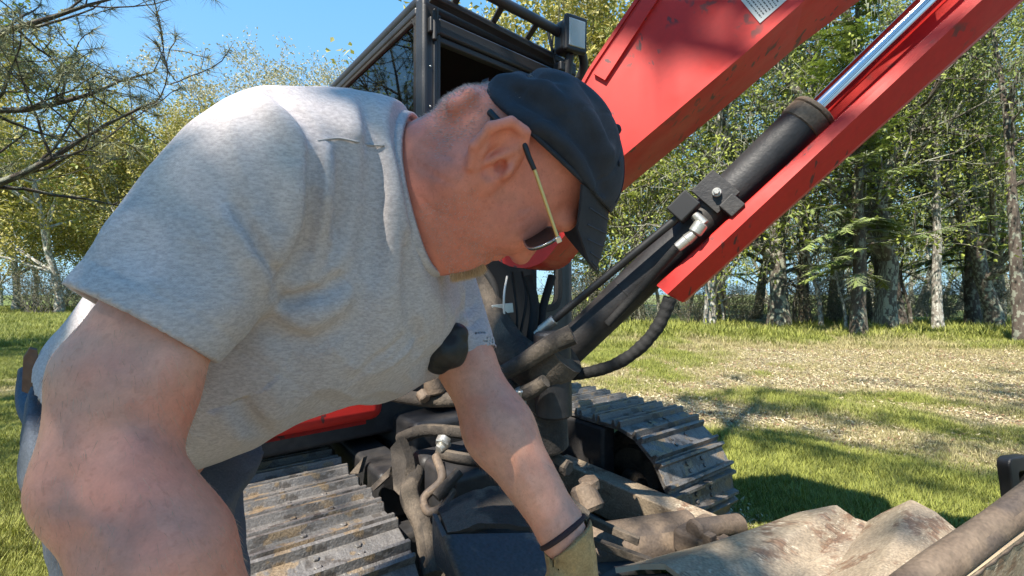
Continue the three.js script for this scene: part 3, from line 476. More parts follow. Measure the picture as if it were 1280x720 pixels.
  part('wrapped_hose', tube(hp, t => 0.0200 + 0.0007 * Math.sin(t * 130) + 0.0008 * Math.sin(t * 41), 150, 14), M_.rubber, cyl);
}
// ---------------------------------------------------------------- swing bracket, hoses and the parts between the tracks
const sw = partGroup('swing_bracket', exc);
{
  const D = 1.5;
  part('bracket_casting', [tube([P(596, 345, 1.75), P(612, 392, 1.66), P(640, 440, 1.56), P(680, 462, 1.48), P(705, 440, 1.45)], t => 0.055 + 0.025 * t, 40, 14), rod(P(672, 430, 1.55), P(676, 560, 1.55), 0.085, 0.095, 28, 0.012), rod(P(630, 470, 1.6), P(640, 600, 1.6), 0.11, 0.12, 24, 0.012)], M_.dusty, sw);
  part('lug', tube([P(622, 470, 1.42), P(650, 455, 1.40), P(690, 430, 1.38), P(716, 418, 1.37)], t => 0.024 + 0.008 * t, 24, 12), M_.dusty, sw);
  part('lug', tube([P(636, 497, 1.42), P(664, 488, 1.38), P(682, 476, 1.36)], t => 0.020 + 0.004 * Math.sin(t * 3), 20, 12), M_.dusty, sw);
  part('swing_pin', [rod(P(690, 415, 1.47), P(692, 520, 1.47), 0.06, 0.06, 24, 0.008)], M_.steel, sw);
  part('junction_plate', [obox(P(628, 386, 1.62), V(0.93, 0.1, -0.35).normalize(), V(-0.093, 0.99, 0.05).normalize(), V(0.93, 0.1, -0.35).normalize().cross(V(-0.093, 0.99, 0.05).normalize()), 0.08, 0.035, 0.01, 0.002)], M_.zinc, sw);
  part('wire', tube([P(634, 345, 1.66), P(630, 370, 1.6), P(631, 400, 1.6), P(636, 420, 1.58)], 0.004, 24, 6), MS({ color: rgb(0.62, 0.6, 0.55), roughness: 0.6 }), sw);
  for (const [a, b, c] of [[612, 372, 0], [640, 400, 1], [652, 380, 2]]) part('wire', tube([P(a, 340, 1.72), P(a + 6, b - 10, 1.68), P(a + 14 - 8 * c, 420, 1.66)], 0.005, 16, 6), M_.rubber, sw);
  part('pin_cap', [rod(P(650, 486, 1.38), P(652, 508, 1.40), 0.016, 0.016, 12, 0.003)], M_.zinc, sw);
}
const hose = (pts, r, m = M_.rubber, nm = 'hose') => part(nm, tube(pts.map(q => P(...q)), r, 40, 10), m, exc);
// dark hollow behind the boom foot
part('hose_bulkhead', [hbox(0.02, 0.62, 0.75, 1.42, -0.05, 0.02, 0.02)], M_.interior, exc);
hose([[600, 330, 1.72], [618, 360, 1.68], [622, 420, 1.66], [610, 470, 1.66]], 0.016);
hose([[660, 345, 1.70], [668, 380, 1.68], [664, 420, 1.66], [652, 470, 1.66]], 0.018);
hose([[690, 345, 1.74], [678, 390, 1.70], [676, 430, 1.68]], 0.016);
// the dirty round-backed pipes seen between shirt and forearm
hose([[470, 488, 1.75], [505, 496, 1.66], [545, 500, 1.6], [600, 494, 1.58], [640, 470, 1.6]], 0.026, M_.dusty, 'hydraulic_pipe');
hose([[500, 548, 1.68], [530, 538, 1.62], [570, 540, 1.58], [620, 548, 1.58]], 0.022, M_.dusty, 'hydraulic_pipe');
hose([[548, 566, 1.55], [575, 572, 1.5], [610, 575, 1.48], [650, 560, 1.5]], 0.019, M_.dusty, 'hydraulic_pipe');
hose([[520, 590, 1.62], [512, 620, 1.5], [530, 660, 1.4], [540, 720, 1.3]], 0.032, M_.dusty, 'hydraulic_pipe');
hose([[545, 570, 1.5], [552, 600, 1.42], [530, 624, 1.38], [536, 640, 1.36], [556, 632, 1.36], [566, 612, 1.40]], 0.014, M_.pipe, 'looped_hose');
hose([[574, 590, 1.42], [556, 610, 1.38], [545, 622, 1.36]], 0.017, M_.dusty, 'looped_hose');
hose([[560, 592, 1.5], [580, 582, 1.5], [610, 578, 1.52], [650, 590, 1.5]], 0.006, M_.dusty, 'cable');
hose([[686, 590, 1.42], [700, 610, 1.38], [716, 632, 1.36], [724, 648, 1.36]], 0.009, M_.zinc, 'hydraulic_fitting_line');
part('hose_fitting', [rod(P(726, 606, 1.44), P(740, 640, 1.40), 0.040, 0.046, 20, 0.01), rod(P(735, 598, 1.44), P(738, 612, 1.44), 0.034, 0.034, 6, 0.006)], M_.pipe, exc);
part('hose_fitting', [rod(P(690, 575, 1.55), P(712, 586, 1.5), 0.030, 0.03, 6, 0.006), rod(P(700, 620, 1.36), P(732, 650, 1.34), 0.02, 0.026, 14, 0.005)], M_.dusty, exc);
part('hose_fitting', [rod(P(540, 470, 1.6), P(544, 492, 1.6), 0.030, 0.04, 14, 0.006), rod(P(526, 490, 1.58), P(532, 500, 1.56), 0.022, 0.022, 6, 0.004)], M_.pipe, exc);
part('hose_fitting', [rod(P(548, 562, 1.52), P(560, 552, 1.55), 0.018, 0.02, 6, 0.004), rod(P(552, 556, 1.52), P(556, 548, 1.54), 0.026, 0.026, 6, 0.004)], M_.zinc, exc);
// pointed guard plates
part('guide_plate', [slab([P(488, 560, 1.62), P(498, 548, 1.62), P(508, 575, 1.58), P(512, 600, 1.55), P(504, 624, 1.5), P(492, 612, 1.52)], V(0.02, 0, -0.025))], M_.dusty, exc);
part('guide_plate', [slab([P(437, 592, 1.72), P(454, 572, 1.72), P(448, 592, 1.7)], V(0.01, 0, -0.02)), slab([P(460, 612, 1.6), P(488, 584, 1.6), P(486, 596, 1.58), P(466, 614, 1.56)], V(0.01, 0, -0.02))], M_.dusty, exc);
part('swing_housing', [ubox(0.58, 0.72, 0.42, 0.60, 1.6, 2.2, 0.02), ubox(0.70, 1.3, 0.30, 0.66, 1.5, 1.62, 0.03)], M_.steel, exc);
// bent cover with a dusty top that the hand reaches past
{
  const g1 = gridSolid((u, v) => { const a = P(548, 640, 1.20).lerp(P(640, 610, 1.38), u), b = P(560, 670, 1.10).lerp(P(672, 668, 1.12), u); const p = a.lerp(b, v); p.y += 0.006 * (n2(u * 9, v * 9, 256, 4) - 0.5) + 0.016 * Math.sin(u * 3.1); return p; }, 24, 12, 0.012);
  part('dusty_cover', [g1], M_.dusty, exc);
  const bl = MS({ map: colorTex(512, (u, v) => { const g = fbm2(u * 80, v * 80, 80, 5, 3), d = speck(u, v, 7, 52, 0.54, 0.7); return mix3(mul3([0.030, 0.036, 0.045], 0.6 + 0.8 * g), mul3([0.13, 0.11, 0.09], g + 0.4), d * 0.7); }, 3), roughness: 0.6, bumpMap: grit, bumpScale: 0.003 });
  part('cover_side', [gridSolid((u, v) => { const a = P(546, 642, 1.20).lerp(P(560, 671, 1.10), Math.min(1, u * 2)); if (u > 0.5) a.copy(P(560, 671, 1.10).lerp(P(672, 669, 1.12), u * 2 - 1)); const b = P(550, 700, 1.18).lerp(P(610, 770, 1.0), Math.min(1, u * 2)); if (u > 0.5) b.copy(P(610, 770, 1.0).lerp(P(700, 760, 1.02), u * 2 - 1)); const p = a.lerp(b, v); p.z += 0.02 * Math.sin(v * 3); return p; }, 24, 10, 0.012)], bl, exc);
  part('valve_block', [obox(P(590, 610, 1.55), nL, UP, fS, 0.26, 0.2, 0.22, 0.02), ubox(0.8, 1.4, 0.12, 0.34, 1.0, 1.6, 0.03)], M_.steel, exc);
}

// ---------------------------------------------------------------- ground
// how green the ground is at a place: lawn to the left, straw and bare litter in the open on the right, long grass along the wood
function greenAt(x, z) {
  const n = fbm2(x * 0.33 + 40, z * 0.33 + 40, 256, 3, 4), m = fbm2(x * 1.3 + 9, z * 1.3, 256, 8, 3), d = -z;
  let g = 0.36 + 1.7 * (n - 0.5) + 1.5 * (m - 0.5);
  g -= 1.0 * Math.exp(-(((x - 6.5) / 3.2) ** 2) - (((d - 7.2) / 2.6) ** 2));
  const tr = x * 0.55 + d * 0.83 - 4.9; g -= 0.75 * Math.exp(-((tr / 0.75) ** 2)) * (x > 0.2 ? 1 : 0.4);       // the worn track past the machine
  g -= 0.9 * sstep(1.4, 0.2, d);
  g += 0.5 * sstep(10.5, 13, d) + 0.55 * sstep(-0.6, -2.2, x); g += 0.55 * Math.exp(-(((x - 1.9) / 0.8) ** 2) - (((d - 3.1) / 0.8) ** 2));
  return clamp(g, 0, 1);
}
{
  const gm = colorTex(1024, (u, v) => { const n = fbm2(u * 24, v * 24, 24, 5, 4), g = fbm2(u * 200, v * 200, 200, 2, 3), s = fbm2(u * 60, v * 200, 60, 9, 2); return mul3([1, 1, 1], clamp(0.30 + 0.5 * n + 0.7 * (g - 0.5) + 0.5 * (s - 0.5), 0, 1)); }, 0.8);
  const pos = [], col = [], uv = [], idx = [], xs = [], zs = [];
  for (let i = -30; i <= 30; i++) xs.push(Math.sign(i) * (Math.abs(i) * 0.22 + Math.pow(Math.abs(i) / 30, 4) * 250));
  for (let i = -8; i <= 44; i++) zs.push(-(Math.sign(i) * (Math.abs(i) * 0.25 + Math.pow(Math.abs(i) / 44, 5) * 280)));
  const X = [], Z = []; const dense = (a, k) => { const o = []; for (let i = 0; i + 1 < a.length; i++) for (let j = 0; j < k; j++) o.push(mix(a[i], a[i + 1], j / k)); o.push(a[a.length - 1]); return o; };
  const xx = dense(xs, 3), zz = dense(zs, 3);
  for (const z of zz) for (const x of xx) {
    const g = greenAt(x, z), d = Math.hypot(x, z); pos.push(x, 0.035 * (fbm2(x * 0.8 + 60, z * 0.8 + 60, 256, 1, 3) - 0.5) * Math.min(1, d / 3), z); uv.push(x, z);
    const k = n2(x * 2.1 + 99, z * 2.1 + 99, 256, 6); const straw = mix3([0.38, 0.335, 0.20], [0.28, 0.235, 0.145], k), grass = mix3([0.12, 0.165, 0.025], [0.19, 0.23, 0.045], k); col.push(...mul3(mix3(straw, grass, sstep(0.25, 0.75, g)), 1.35));
  }
  const w = xx.length; for (let j = 0; j + 1 < zz.length; j++) for (let i = 0; i + 1 < w; i++) { const a = j * w + i; idx.push(a, a + 1, a + w, a + 1, a + w + 1, a + w); }
  const g = new THREE.BufferGeometry(); g.setAttribute('position', new THREE.Float32BufferAttribute(pos, 3)); g.setAttribute('color', new THREE.Float32BufferAttribute(col, 3)); g.setAttribute('uv', new THREE.Float32BufferAttribute(uv, 2)); g.setIndex(idx); g.computeVertexNormals();
  if (g.attributes.normal.getY(0) < 0) { idx.reverse(); g.setIndex(idx); g.computeVertexNormals(); }
  struct('ground', g, MS({ map: gm, vertexColors: true, roughness: 1, bumpMap: grit, bumpScale: 0.015 }));
}
const leafMat = (o = {}) => MP({ vertexColors: true, roughness: 0.75, transmission: 0.45, thickness: 0, side: THREE.DoubleSide, ...o });
function stuff(name, label, category, geo, m, list, group) {
  const o = new THREE.InstancedMesh(geo, m, list.length), c = new THREE.Color(), M = new THREE.Matrix4(), q = new THREE.Quaternion(), e = new THREE.Euler();
  list.forEach((t, i) => { e.set(t.rx || 0, t.ry, t.rz || 0); M.compose(t.p, q.setFromEuler(e), V(t.s, t.sy || t.s, t.s)); o.setMatrixAt(i, M); o.setColorAt(i, c.setRGB(...t.c)); });
  o.name = name; o.userData = { kind: 'stuff', label, category }; o.castShadow = o.receiveShadow = true; scene.add(o); return o;
}
{
  const r = rng(21), pos = [];
  for (let i = 0; i < 9; i++) { const a = r() * 6.28, b = 0.12 + r() * 0.3, h = 0.6 + r() * 0.5, x = (r() - 0.5) * 0.5, z = (r() - 0.5) * 0.5, w = 0.035 + r() * 0.02, dx = Math.cos(a), dz = Math.sin(a), lx = -dz * w, lz = dx * w; const m = [x + dx * b * 0.35, h * 0.55, z + dz * b * 0.35], t = [x + dx * b * 1.2, h, z + dz * b * 1.2];
    pos.push(x - lx, 0, z - lz, x + lx, 0, z + lz, m[0] + lx * 0.7, m[1], m[2] + lz * 0.7, x - lx, 0, z - lz, m[0] + lx * 0.7, m[1], m[2] + lz * 0.7, m[0] - lx * 0.7, m[1], m[2] - lz * 0.7, m[0] - lx * 0.7, m[1], m[2] - lz * 0.7, m[0] + lx * 0.7, m[1], m[2] + lz * 0.7, ...t); }
  const tuft = new THREE.BufferGeometry(); tuft.setAttribute('position', new THREE.Float32BufferAttribute(pos, 3)); tuft.computeVertexNormals();
  const list = [], straw = [];
  const put = (x, z, hh) => { const g = greenAt(x, z), k = r(); if (r() > 0.30 + g * 1.1) return; const d = Math.hypot(x, z), c = mul3(mix3([0.40, 0.35, 0.17], mix3([0.175, 0.205, 0.025], [0.32, 0.335, 0.06], k), sstep(0.12, 0.62, g + 0.45 * (r() - 0.5))), 0.8 + 0.5 * r()); list.push({ p: V(x, -0.005, z), ry: r() * 6.28, rx: (r() - 0.5) * 0.5, rz: (r() - 0.5) * 0.5, s: (0.05 + 0.04 * r()) * hh * mix(0.7, 1.2, g) * (0.6 + 0.8 * n2(x * 2.3 + 50, -z * 2.3 + 50, 256, 4)), c }); };
  // in view to the right and left of the machine; denser near the lens
  for (let i = 0; i < 200000; i++) { const d = 1.6 + 14 * Math.pow(r(), 1.6), t = r() < 0.78 ? 0.05 + r() * 1.15 : -1.2 + r() * 0.35; put(t * d, -d, d > 10 ? 1.5 + r() : 0.75 + d * 0.045); }
  for (let i = 0; i < 26000; i++) { const d = 11.5 + r() * 5, t = 0.1 + r() * 1.15; put(t * d, -d, 2 + 2.6 * r() * r()); }
  for (let i = 0; i < 20000; i++) { const d = 12 + r() * 26, t = -1.3 + r() * 0.6; put(t * d, -d, 2.0 + r()); }
  stuff('grass', 'short green and straw coloured grass over the open ground', 'grass', tuft, leafMat({ vertexColors: false, color: rgb(1, 1, 1), transmission: 0.3 }), list);
  const lp = new THREE.BufferGeometry(); lp.setAttribute('position', new THREE.Float32BufferAttribute([-1, 0.1, -0.25, 1, 0.25, -0.2, 0.2, 0.05, 0.3, -1, 0.1, -0.25, 0.2, 0.05, 0.3, -0.9, 0.3, 0.15], 3)); lp.computeVertexNormals();
  for (let i = 0; i < 130000; i++) { const d = 2 + 13 * Math.pow(r(), 1.5), x = (0.05 + r() * 1.15) * d; const g = greenAt(x, -d); if (r() < 0.45 + g * 0.65) continue; const k = r(); straw.push({ p: V(x, 0.012 + 0.015 * r(), -d), ry: r() * 6.28, rx: (r() - 0.5) * 0.9, rz: (r() - 0.5) * 0.9, s: (0.013 + 0.022 * r() * r()) * (0.8 + d * 0.06), c: k < 0.7 ? mul3([0.46, 0.39, 0.25], 0.6 + 0.7 * r()) : mul3([0.22, 0.13, 0.075], 0.5 + 0.9 * r()) }); }
  stuff('leaf_litter', 'dry fallen leaves and straw scattered over the open ground', 'leaf litter', lp, MS({ color: rgb(1, 1, 1), roughness: 0.95, side: THREE.DoubleSide }), straw);
}

// ---------------------------------------------------------------- trees
const barkTex = (a, b, c, cov, s) => colorTex(512, (u, v) => { const n = fbm2(u * 34, v * 6, 6, s, 4), g = fbm2(u * 120, v * 120, 120, s + 2, 2), l = speck(u, v, 11, s + 30, 0.62 - cov * 0.25, 0.72 - cov * 0.2); return mix3(mul3(mix3(a, b, n), 0.7 + 0.6 * g), mul3(c, 0.75 + 0.5 * g), l); }, 1);
const barkDark = MS({ map: barkTex([0.045, 0.035, 0.028], [0.15, 0.12, 0.095], [0.26, 0.27, 0.21], 0.35, 5), roughness: 1, bumpMap: grit, bumpScale: 0.02 });
const barkPale = MS({ map: barkTex([0.16, 0.145, 0.12], [0.34, 0.31, 0.27], [0.52, 0.52, 0.46], 0.7, 9), roughness: 1, bumpMap: grit, bumpScale: 0.015 });
const barkLichen = MS({ map: barkTex([0.07, 0.06, 0.05], [0.18, 0.155, 0.125], [0.34, 0.35, 0.27], 0.55, 15), roughness: 1, bumpMap: grit, bumpScale: 0.015 });
class Wood {                                           // collects tapering limbs into one mesh
  constructor() { this.pos = []; this.idx = []; this.uv = []; }
  limb(pts, rad, sides) {
    const n = pts.length, base = this.pos.length / 3, t = V(), a = V(), b = V(), q = V(); let v = 0, ref = V(1, 0.13, 0.2);
    for (let i = 0; i < n; i++) {
      t.subVectors(pts[Math.min(i + 1, n - 1)], pts[Math.max(i - 1, 0)]).normalize(); if (Math.abs(t.dot(ref)) > 0.95) ref = V(0.1, 0.2, 1); a.crossVectors(t, ref).normalize(); b.crossVectors(t, a); if (i) v += pts[i].distanceTo(pts[i - 1]);
      for (let j = 0; j < sides; j++) { const an = j / sides * Math.PI * 2, r = rad[i]; this.pos.push(pts[i].x + r * (Math.cos(an) * a.x + Math.sin(an) * b.x), pts[i].y + r * (Math.cos(an) * a.y + Math.sin(an) * b.y), pts[i].z + r * (Math.cos(an) * a.z + Math.sin(an) * b.z)); this.uv.push(j / sides * Math.max(0.3, rad[0] * 6), v); }
    }
    for (let i = 0; i + 1 < n; i++) for (let j = 0; j < sides; j++) { const p = base + i * sides + j, q2 = base + i * sides + (j + 1) % sides; this.idx.push(p, q2, p + sides, q2, q2 + sides, p + sides); }
  }
  build() { const g = new THREE.BufferGeometry(); g.setAttribute('position', new THREE.Float32BufferAttribute(this.pos, 3)); g.setAttribute('uv', new THREE.Float32BufferAttribute(this.uv, 2)); g.setIndex(this.idx); g.computeVertexNormals(); return g; }
}
class Leaves {
  constructor() { this.p = []; this.c = []; }
  leaf(p, d, n, len, wid, c) {                         // a pointed oval folded along its middle
    const s = V().crossVectors(d, n).normalize().multiplyScalar(wid), m = p.clone().addScaledVector(d, len * 0.5), e = p.clone().addScaledVector(d, len).addScaledVector(n, -len * 0.15), u = n.clone().multiplyScalar(wid * 0.35);
    const A = m.clone().add(s).add(u), B = m.clone().sub(s).add(u); for (const v of [p, A, e, p, e, B]) this.p.push(v.x, v.y, v.z); for (let i = 0; i < 6; i++) this.c.push(c[0], c[1], c[2]);
  }
  tri(a, b, d, c) { for (const v of [a, b, d]) { this.p.push(v.x, v.y, v.z); this.c.push(c[0], c[1], c[2]); } }
  build() { const g = new THREE.BufferGeometry(); g.setAttribute('position', new THREE.Float32BufferAttribute(this.p, 3)); g.setAttribute('color', new THREE.Float32BufferAttribute(this.c, 3)); g.computeVertexNormals(); return g; }
}
const rv = r => V(r() - 0.5, r() - 0.5, r() - 0.5).multiplyScalar(2);
function grow(o) {                                     // broadleaf: returns wood and the ends of the twigs
  const r = rng(o.seed), W = new Wood(), ends = [];
  const step = (p, d, len, rad, lev) => {
    const n = lev === 0 ? 9 : lev === 1 ? 6 : lev >= o.levels ? 3 : 5, pts = [p.clone()], rs = [rad], dir = d.clone(), kids = [];
    for (let i = 1; i <= n; i++) { dir.addScaledVector(rv(r), o.twist[lev]).addScaledVector(UP, o.lift[lev]).normalize(); pts.push(pts[i - 1].clone().addScaledVector(dir, len / n)); rs.push(Math.max(rad * Math.pow(1 - i / n * (lev === 0 ? 0.72 : 0.85), 1), o.min || 0.006)); if (i / n > o.bare[lev]) kids.push([pts[i], dir.clone(), i / n, rs[i]]); }
    if (lev === 0) { rs[0] *= 1.35; }
    W.limb(pts, rs, lev === 0 ? 10 : lev === 1 ? 6 : lev === 2 ? 4 : 3);
    if (lev >= o.levels) { for (let i = 1; i <= n; i++) ends.push([pts[i], dir.clone()]); return; }
    const m = o.kids[lev]; for (let k = 0; k < m; k++) { const q = kids[Math.min(kids.length - 1, Math.floor((k + r()) / m * kids.length))]; const out = rv(r); out.addScaledVector(q[1], -out.dot(q[1])).normalize(); const a = o.angle[lev] * (0.7 + 0.6 * r()); const nd = q[1].clone().multiplyScalar(Math.cos(a)).addScaledVector(out, Math.sin(a)); step(q[0], nd.normalize(), len * o.ratio[lev] * (0.7 + 0.5 * r()) * (1.15 - 0.4 * q[2] * (lev === 0 ? 1 : 0)), q[3] * 0.62, lev + 1); }
  };
  step(V(0, -0.1, 0), V(o.lean || 0, 1, o.leanz || 0).normalize(), o.height * 0.72, o.rad, 0);
  return { W, ends, r };
}
function broadleaf(o) {
  const { W, ends, r } = grow(o), L = new Leaves();
  for (const [p, d] of ends) { const tint = r(); for (let k = 0; k < o.leaves; k++) { const c = mul3(mix3(o.cA, o.cB, clamp(tint * 0.7 + r() * 0.3, 0, 1)), 0.7 + 0.6 * r()); const q = p.clone().addScaledVector(rv(r), o.spread); L.leaf(q, rv(r).addScaledVector(UP, -0.2).normalize(), rv(r).normalize(), o.leaf * (0.6 + 0.8 * r()), o.leaf * 0.3, c); }
    if (o.moss && r() < o.moss) { const q = p.clone(), n = 2 + Math.floor(r() * 3); for (let k = 0; k < n; k++) { const t = q.clone().addScaledVector(rv(r), 0.12), l = 0.10 + 0.2 * r(), w = 0.008 + 0.012 * r(); L.tri(t.clone().add(V(-w, 0, w * (r() - 0.5))), t.clone().add(V(w, 0, w * (r() - 0.5))), t.clone().add(V((r() - 0.5) * 0.06, -l, (r() - 0.5) * 0.06)), mul3([0.26, 0.28, 0.19], 0.6 + 0.7 * r())); } } }
  return { wood: W.build(), leaves: L.build() };
}
function fir(o) {
  const r = rng(o.seed), W = new Wood(), L = new Leaves(), pts = [], rs = [];
  for (let i = 0; i <= 12; i++) { pts.push(V((r() - 0.5) * 0.12, i / 12 * o.height - 0.1, (r() - 0.5) * 0.12)); rs.push(o.rad * (1 - i / 12.4) * (i ? 1 : 1.3)); } W.limb(pts, rs, 9);
  for (let h = o.low; h < o.height - 0.3; h += 0.15 + 0.10 * r()) {
    const k = (h - o.low) / (o.height - o.low), n = 4 + Math.floor(r() * 2);
    for (let b = 0; b < n; b++) {
      if (r() < 0.35) continue; const a = r() * 6.283, len = o.reach * Math.pow(1 - k, 0.75) * (0.30 + 0.8 * r() * (0.5 + 0.5 * n3(Math.cos(a) * 2 + 7, h * 0.7, Math.sin(a) * 2 + 3))) * (k < 0.06 ? 0.7 : 1) + 0.25, drop = 0.05 + 0.60 * r() * (1 - k), p = [], q = [];
      const m = 8; for (let i = 0; i <= m; i++) { const t = i / m; p.push(V(Math.cos(a + 0.2 * Math.sin(t * 3)) * len * t, h + len * (0.16 * t - drop * t * t + 0.14 * t * t * t), Math.sin(a + 0.2 * Math.sin(t * 3)) * len * t)); q.push(Math.max(0.028 * (1 - t) * (len / o.reach) + 0.004, 0.004)); } W.limb(p, q, 4);
      const ns = Math.ceil(len / 0.085); const lum = 0.65 + 0.6 * r();
      for (let s = 1; s <= ns; s++) for (const sd of [-1, 1]) {
        const t = (s + r() * 0.6) / (ns + 0.6); if (t < 0.16) continue; const fi = t * m, i0 = Math.min(m - 1, Math.floor(fi)), c0 = p[i0].clone().lerp(p[i0 + 1], fi - i0), ax = p[i0 + 1].clone().sub(p[i0]).normalize(), side = V(-ax.z, 0, ax.x).normalize().multiplyScalar(sd);
        const d = ax.clone().multiplyScalar(0.75).addScaledVector(side, 0.8).add(V(0, -0.10 - 0.55 * r() * r(), 0)).addScaledVector(rv(r), 0.32).normalize(), l = (0.12 + 0.26 * (1 - Math.abs(t - 0.55) * 1.3)) * (0.7 + 0.5 * r()) * Math.min(1, len / 1.2 + 0.25);
        const tipk = sstep(0.55, 1, t); const c = mul3(mix3(o.cA, o.cB, clamp(tipk * 0.75 + r() * 0.3, 0, 1)), lum * (0.75 + 0.5 * r())); const sx = d.clone().cross(UP).normalize();
        // a frond: the twig with side shoots, flat and hanging
        for (let f = 0; f < 4; f++) { const b0 = c0.clone().addScaledVector(d, l * (f * 0.22)), ll = l * (0.40 - 0.06 * f), w = 0.018 + 0.010 * r(); for (const u of [-1, 1]) { const dd = d.clone().multiplyScalar(0.8).addScaledVector(sx, u * 0.62).add(V(0, -0.15, 0)).normalize(), wv = d.clone().cross(dd).cross(dd).normalize().multiplyScalar(w); L.tri(b0.clone().add(wv), b0.clone().sub(wv), b0.clone().addScaledVector(dd, ll), c); } }
        const wv = sx.clone().multiplyScalar(0.02); L.tri(c0.clone().add(wv), c0.clone().sub(wv), c0.clone().addScaledVector(d, l * 1.25), c);
      }
    }
  }
  return { wood: W.build(), leaves: L.build() };
}
function pine(o) {
  const r = rng(o.seed), W = new Wood(), L = new Leaves(), pts = [], rs = [];
  for (let i = 0; i <= 12; i++) { pts.push(V((r() - 0.5) * 0.16, i / 12 * o.height - 0.1, (r() - 0.5) * 0.16)); rs.push(o.rad * (1 - i / 12.6) * (i ? 1 : 1.3)); } W.limb(pts, rs, 10);
  const tuft = (p, d, sc) => { const n = o.needles; for (let i = 0; i < n; i++) { const dd = d.clone().multiplyScalar(0.55).addScaledVector(rv(r).normalize(), 0.85).normalize(), l = (0.11 + 0.07 * r()) * sc, w = dd.clone().cross(rv(r)).normalize().multiplyScalar(0.0022 * o.fat), c = mul3(mix3([0.11, 0.13, 0.065], [0.30, 0.30, 0.17], r()), 0.8 + 0.5 * r()), b = p.clone().addScaledVector(d, (r() - 0.7) * 0.10); L.tri(b.clone().add(w), b.clone().sub(w), b.clone().addScaledVector(dd, l).add(V(0, -l * 0.2, 0)), c); } };
  const bough = (p, d, len, rad, lev) => {
    const n = lev === 0 ? 9 : 6, q = [p.clone()], s = [rad], dir = d.clone(); for (let i = 1; i <= n; i++) { dir.addScaledVector(rv(r), lev === 0 ? 0.14 : 0.26).add(V(0, lev === 0 ? -0.04 + 0.012 * i : 0.05, 0)).normalize(); q.push(q[i - 1].clone().addScaledVector(dir, len / n)); s.push(Math.max(0.0045, rad * (1 - i / n * 0.85))); }
    W.limb(q, s, lev === 0 ? 6 : 4);
    if (lev >= 2) { tuft(q[n], dir, 1); if (r() < 0.7) tuft(q[n - 2], dir, 0.9); return; }
    const m = lev === 0 ? Math.round(len * 3.2) : 4; for (let k = 0; k < m; k++) { const i = Math.min(n, Math.max(2, Math.round((0.25 + 0.75 * (k + r()) / m) * n))); const out = rv(r); out.y *= 0.5; const nd = dir.clone().multiplyScalar(0.6).addScaledVector(out.normalize(), 0.8).normalize(); bough(q[i], nd, len * (lev === 0 ? 0.36 : 0.45) * (0.6 + 0.6 * r()), s[i] * 0.6, lev + 1); }
    tuft(q[n], dir, 1);
  };
  for (let h = o.low; h < o.height - 0.4; h += o.gap * (0.7 + 0.6 * r())) { const n = o.per; for (let b = 0; b < n; b++) { const a = r() * 6.283, k = (h - o.low) / (o.height - o.low), len = o.reach * Math.pow(1 - k, 0.6) * (0.6 + 0.5 * r()) + 0.3; bough(V(0, h, 0), V(Math.cos(a), 0.05 + 0.3 * k, Math.sin(a)).normalize(), len, 0.02 + 0.014 * len, 0); } }
  for (const [dx, dy, dz, h, len] of o.aimed || []) bough(V(0, h, 0), V(dx, dy, dz).normalize(), len, 0.02 + 0.012 * len, 0);
  return { wood: W.build(), leaves: L.build() };
}
function treeThing(name, kind, bark, leafM, label, group, p, turn, sc) {
  const t = new THREE.Group(); t.name = numbered(name); t.position.copy(p); t.rotation.y = turn; t.scale.setScalar(sc); t.userData = { label, category: 'tree' }; if (group) t.userData.group = group;
  const w = new THREE.Mesh(kind.wood, bark), l = new THREE.Mesh(kind.leaves, leafM); w.name = 'trunk'; l.name = 'crown'; for (const m of [w, l]) { m.castShadow = m.receiveShadow = true; t.add(m); } scene.add(t); return t;
}
const ORD = ['first', 'second', 'third', 'fourth', 'fifth', 'sixth', 'seventh', 'eighth', 'ninth', 'tenth', 'eleventh', 'twelfth', 'thirteenth', 'fourteenth', 'fifteenth', 'sixteenth', 'seventeenth', 'eighteenth', 'nineteenth', 'twentieth', 'twenty first', 'twenty second', 'twenty third', 'twenty fourth'];
const rank = (list, i) => ORD[list.filter(q => q[0] < list[i][0]).length] + ' from the left';
const at = (px, d) => { const q = P(px, 366, d); q.y = 0; return q; };
const leafStd = leafMat(), needleM = MS({ vertexColors: true, roughness: 0.8, side: THREE.DoubleSide });
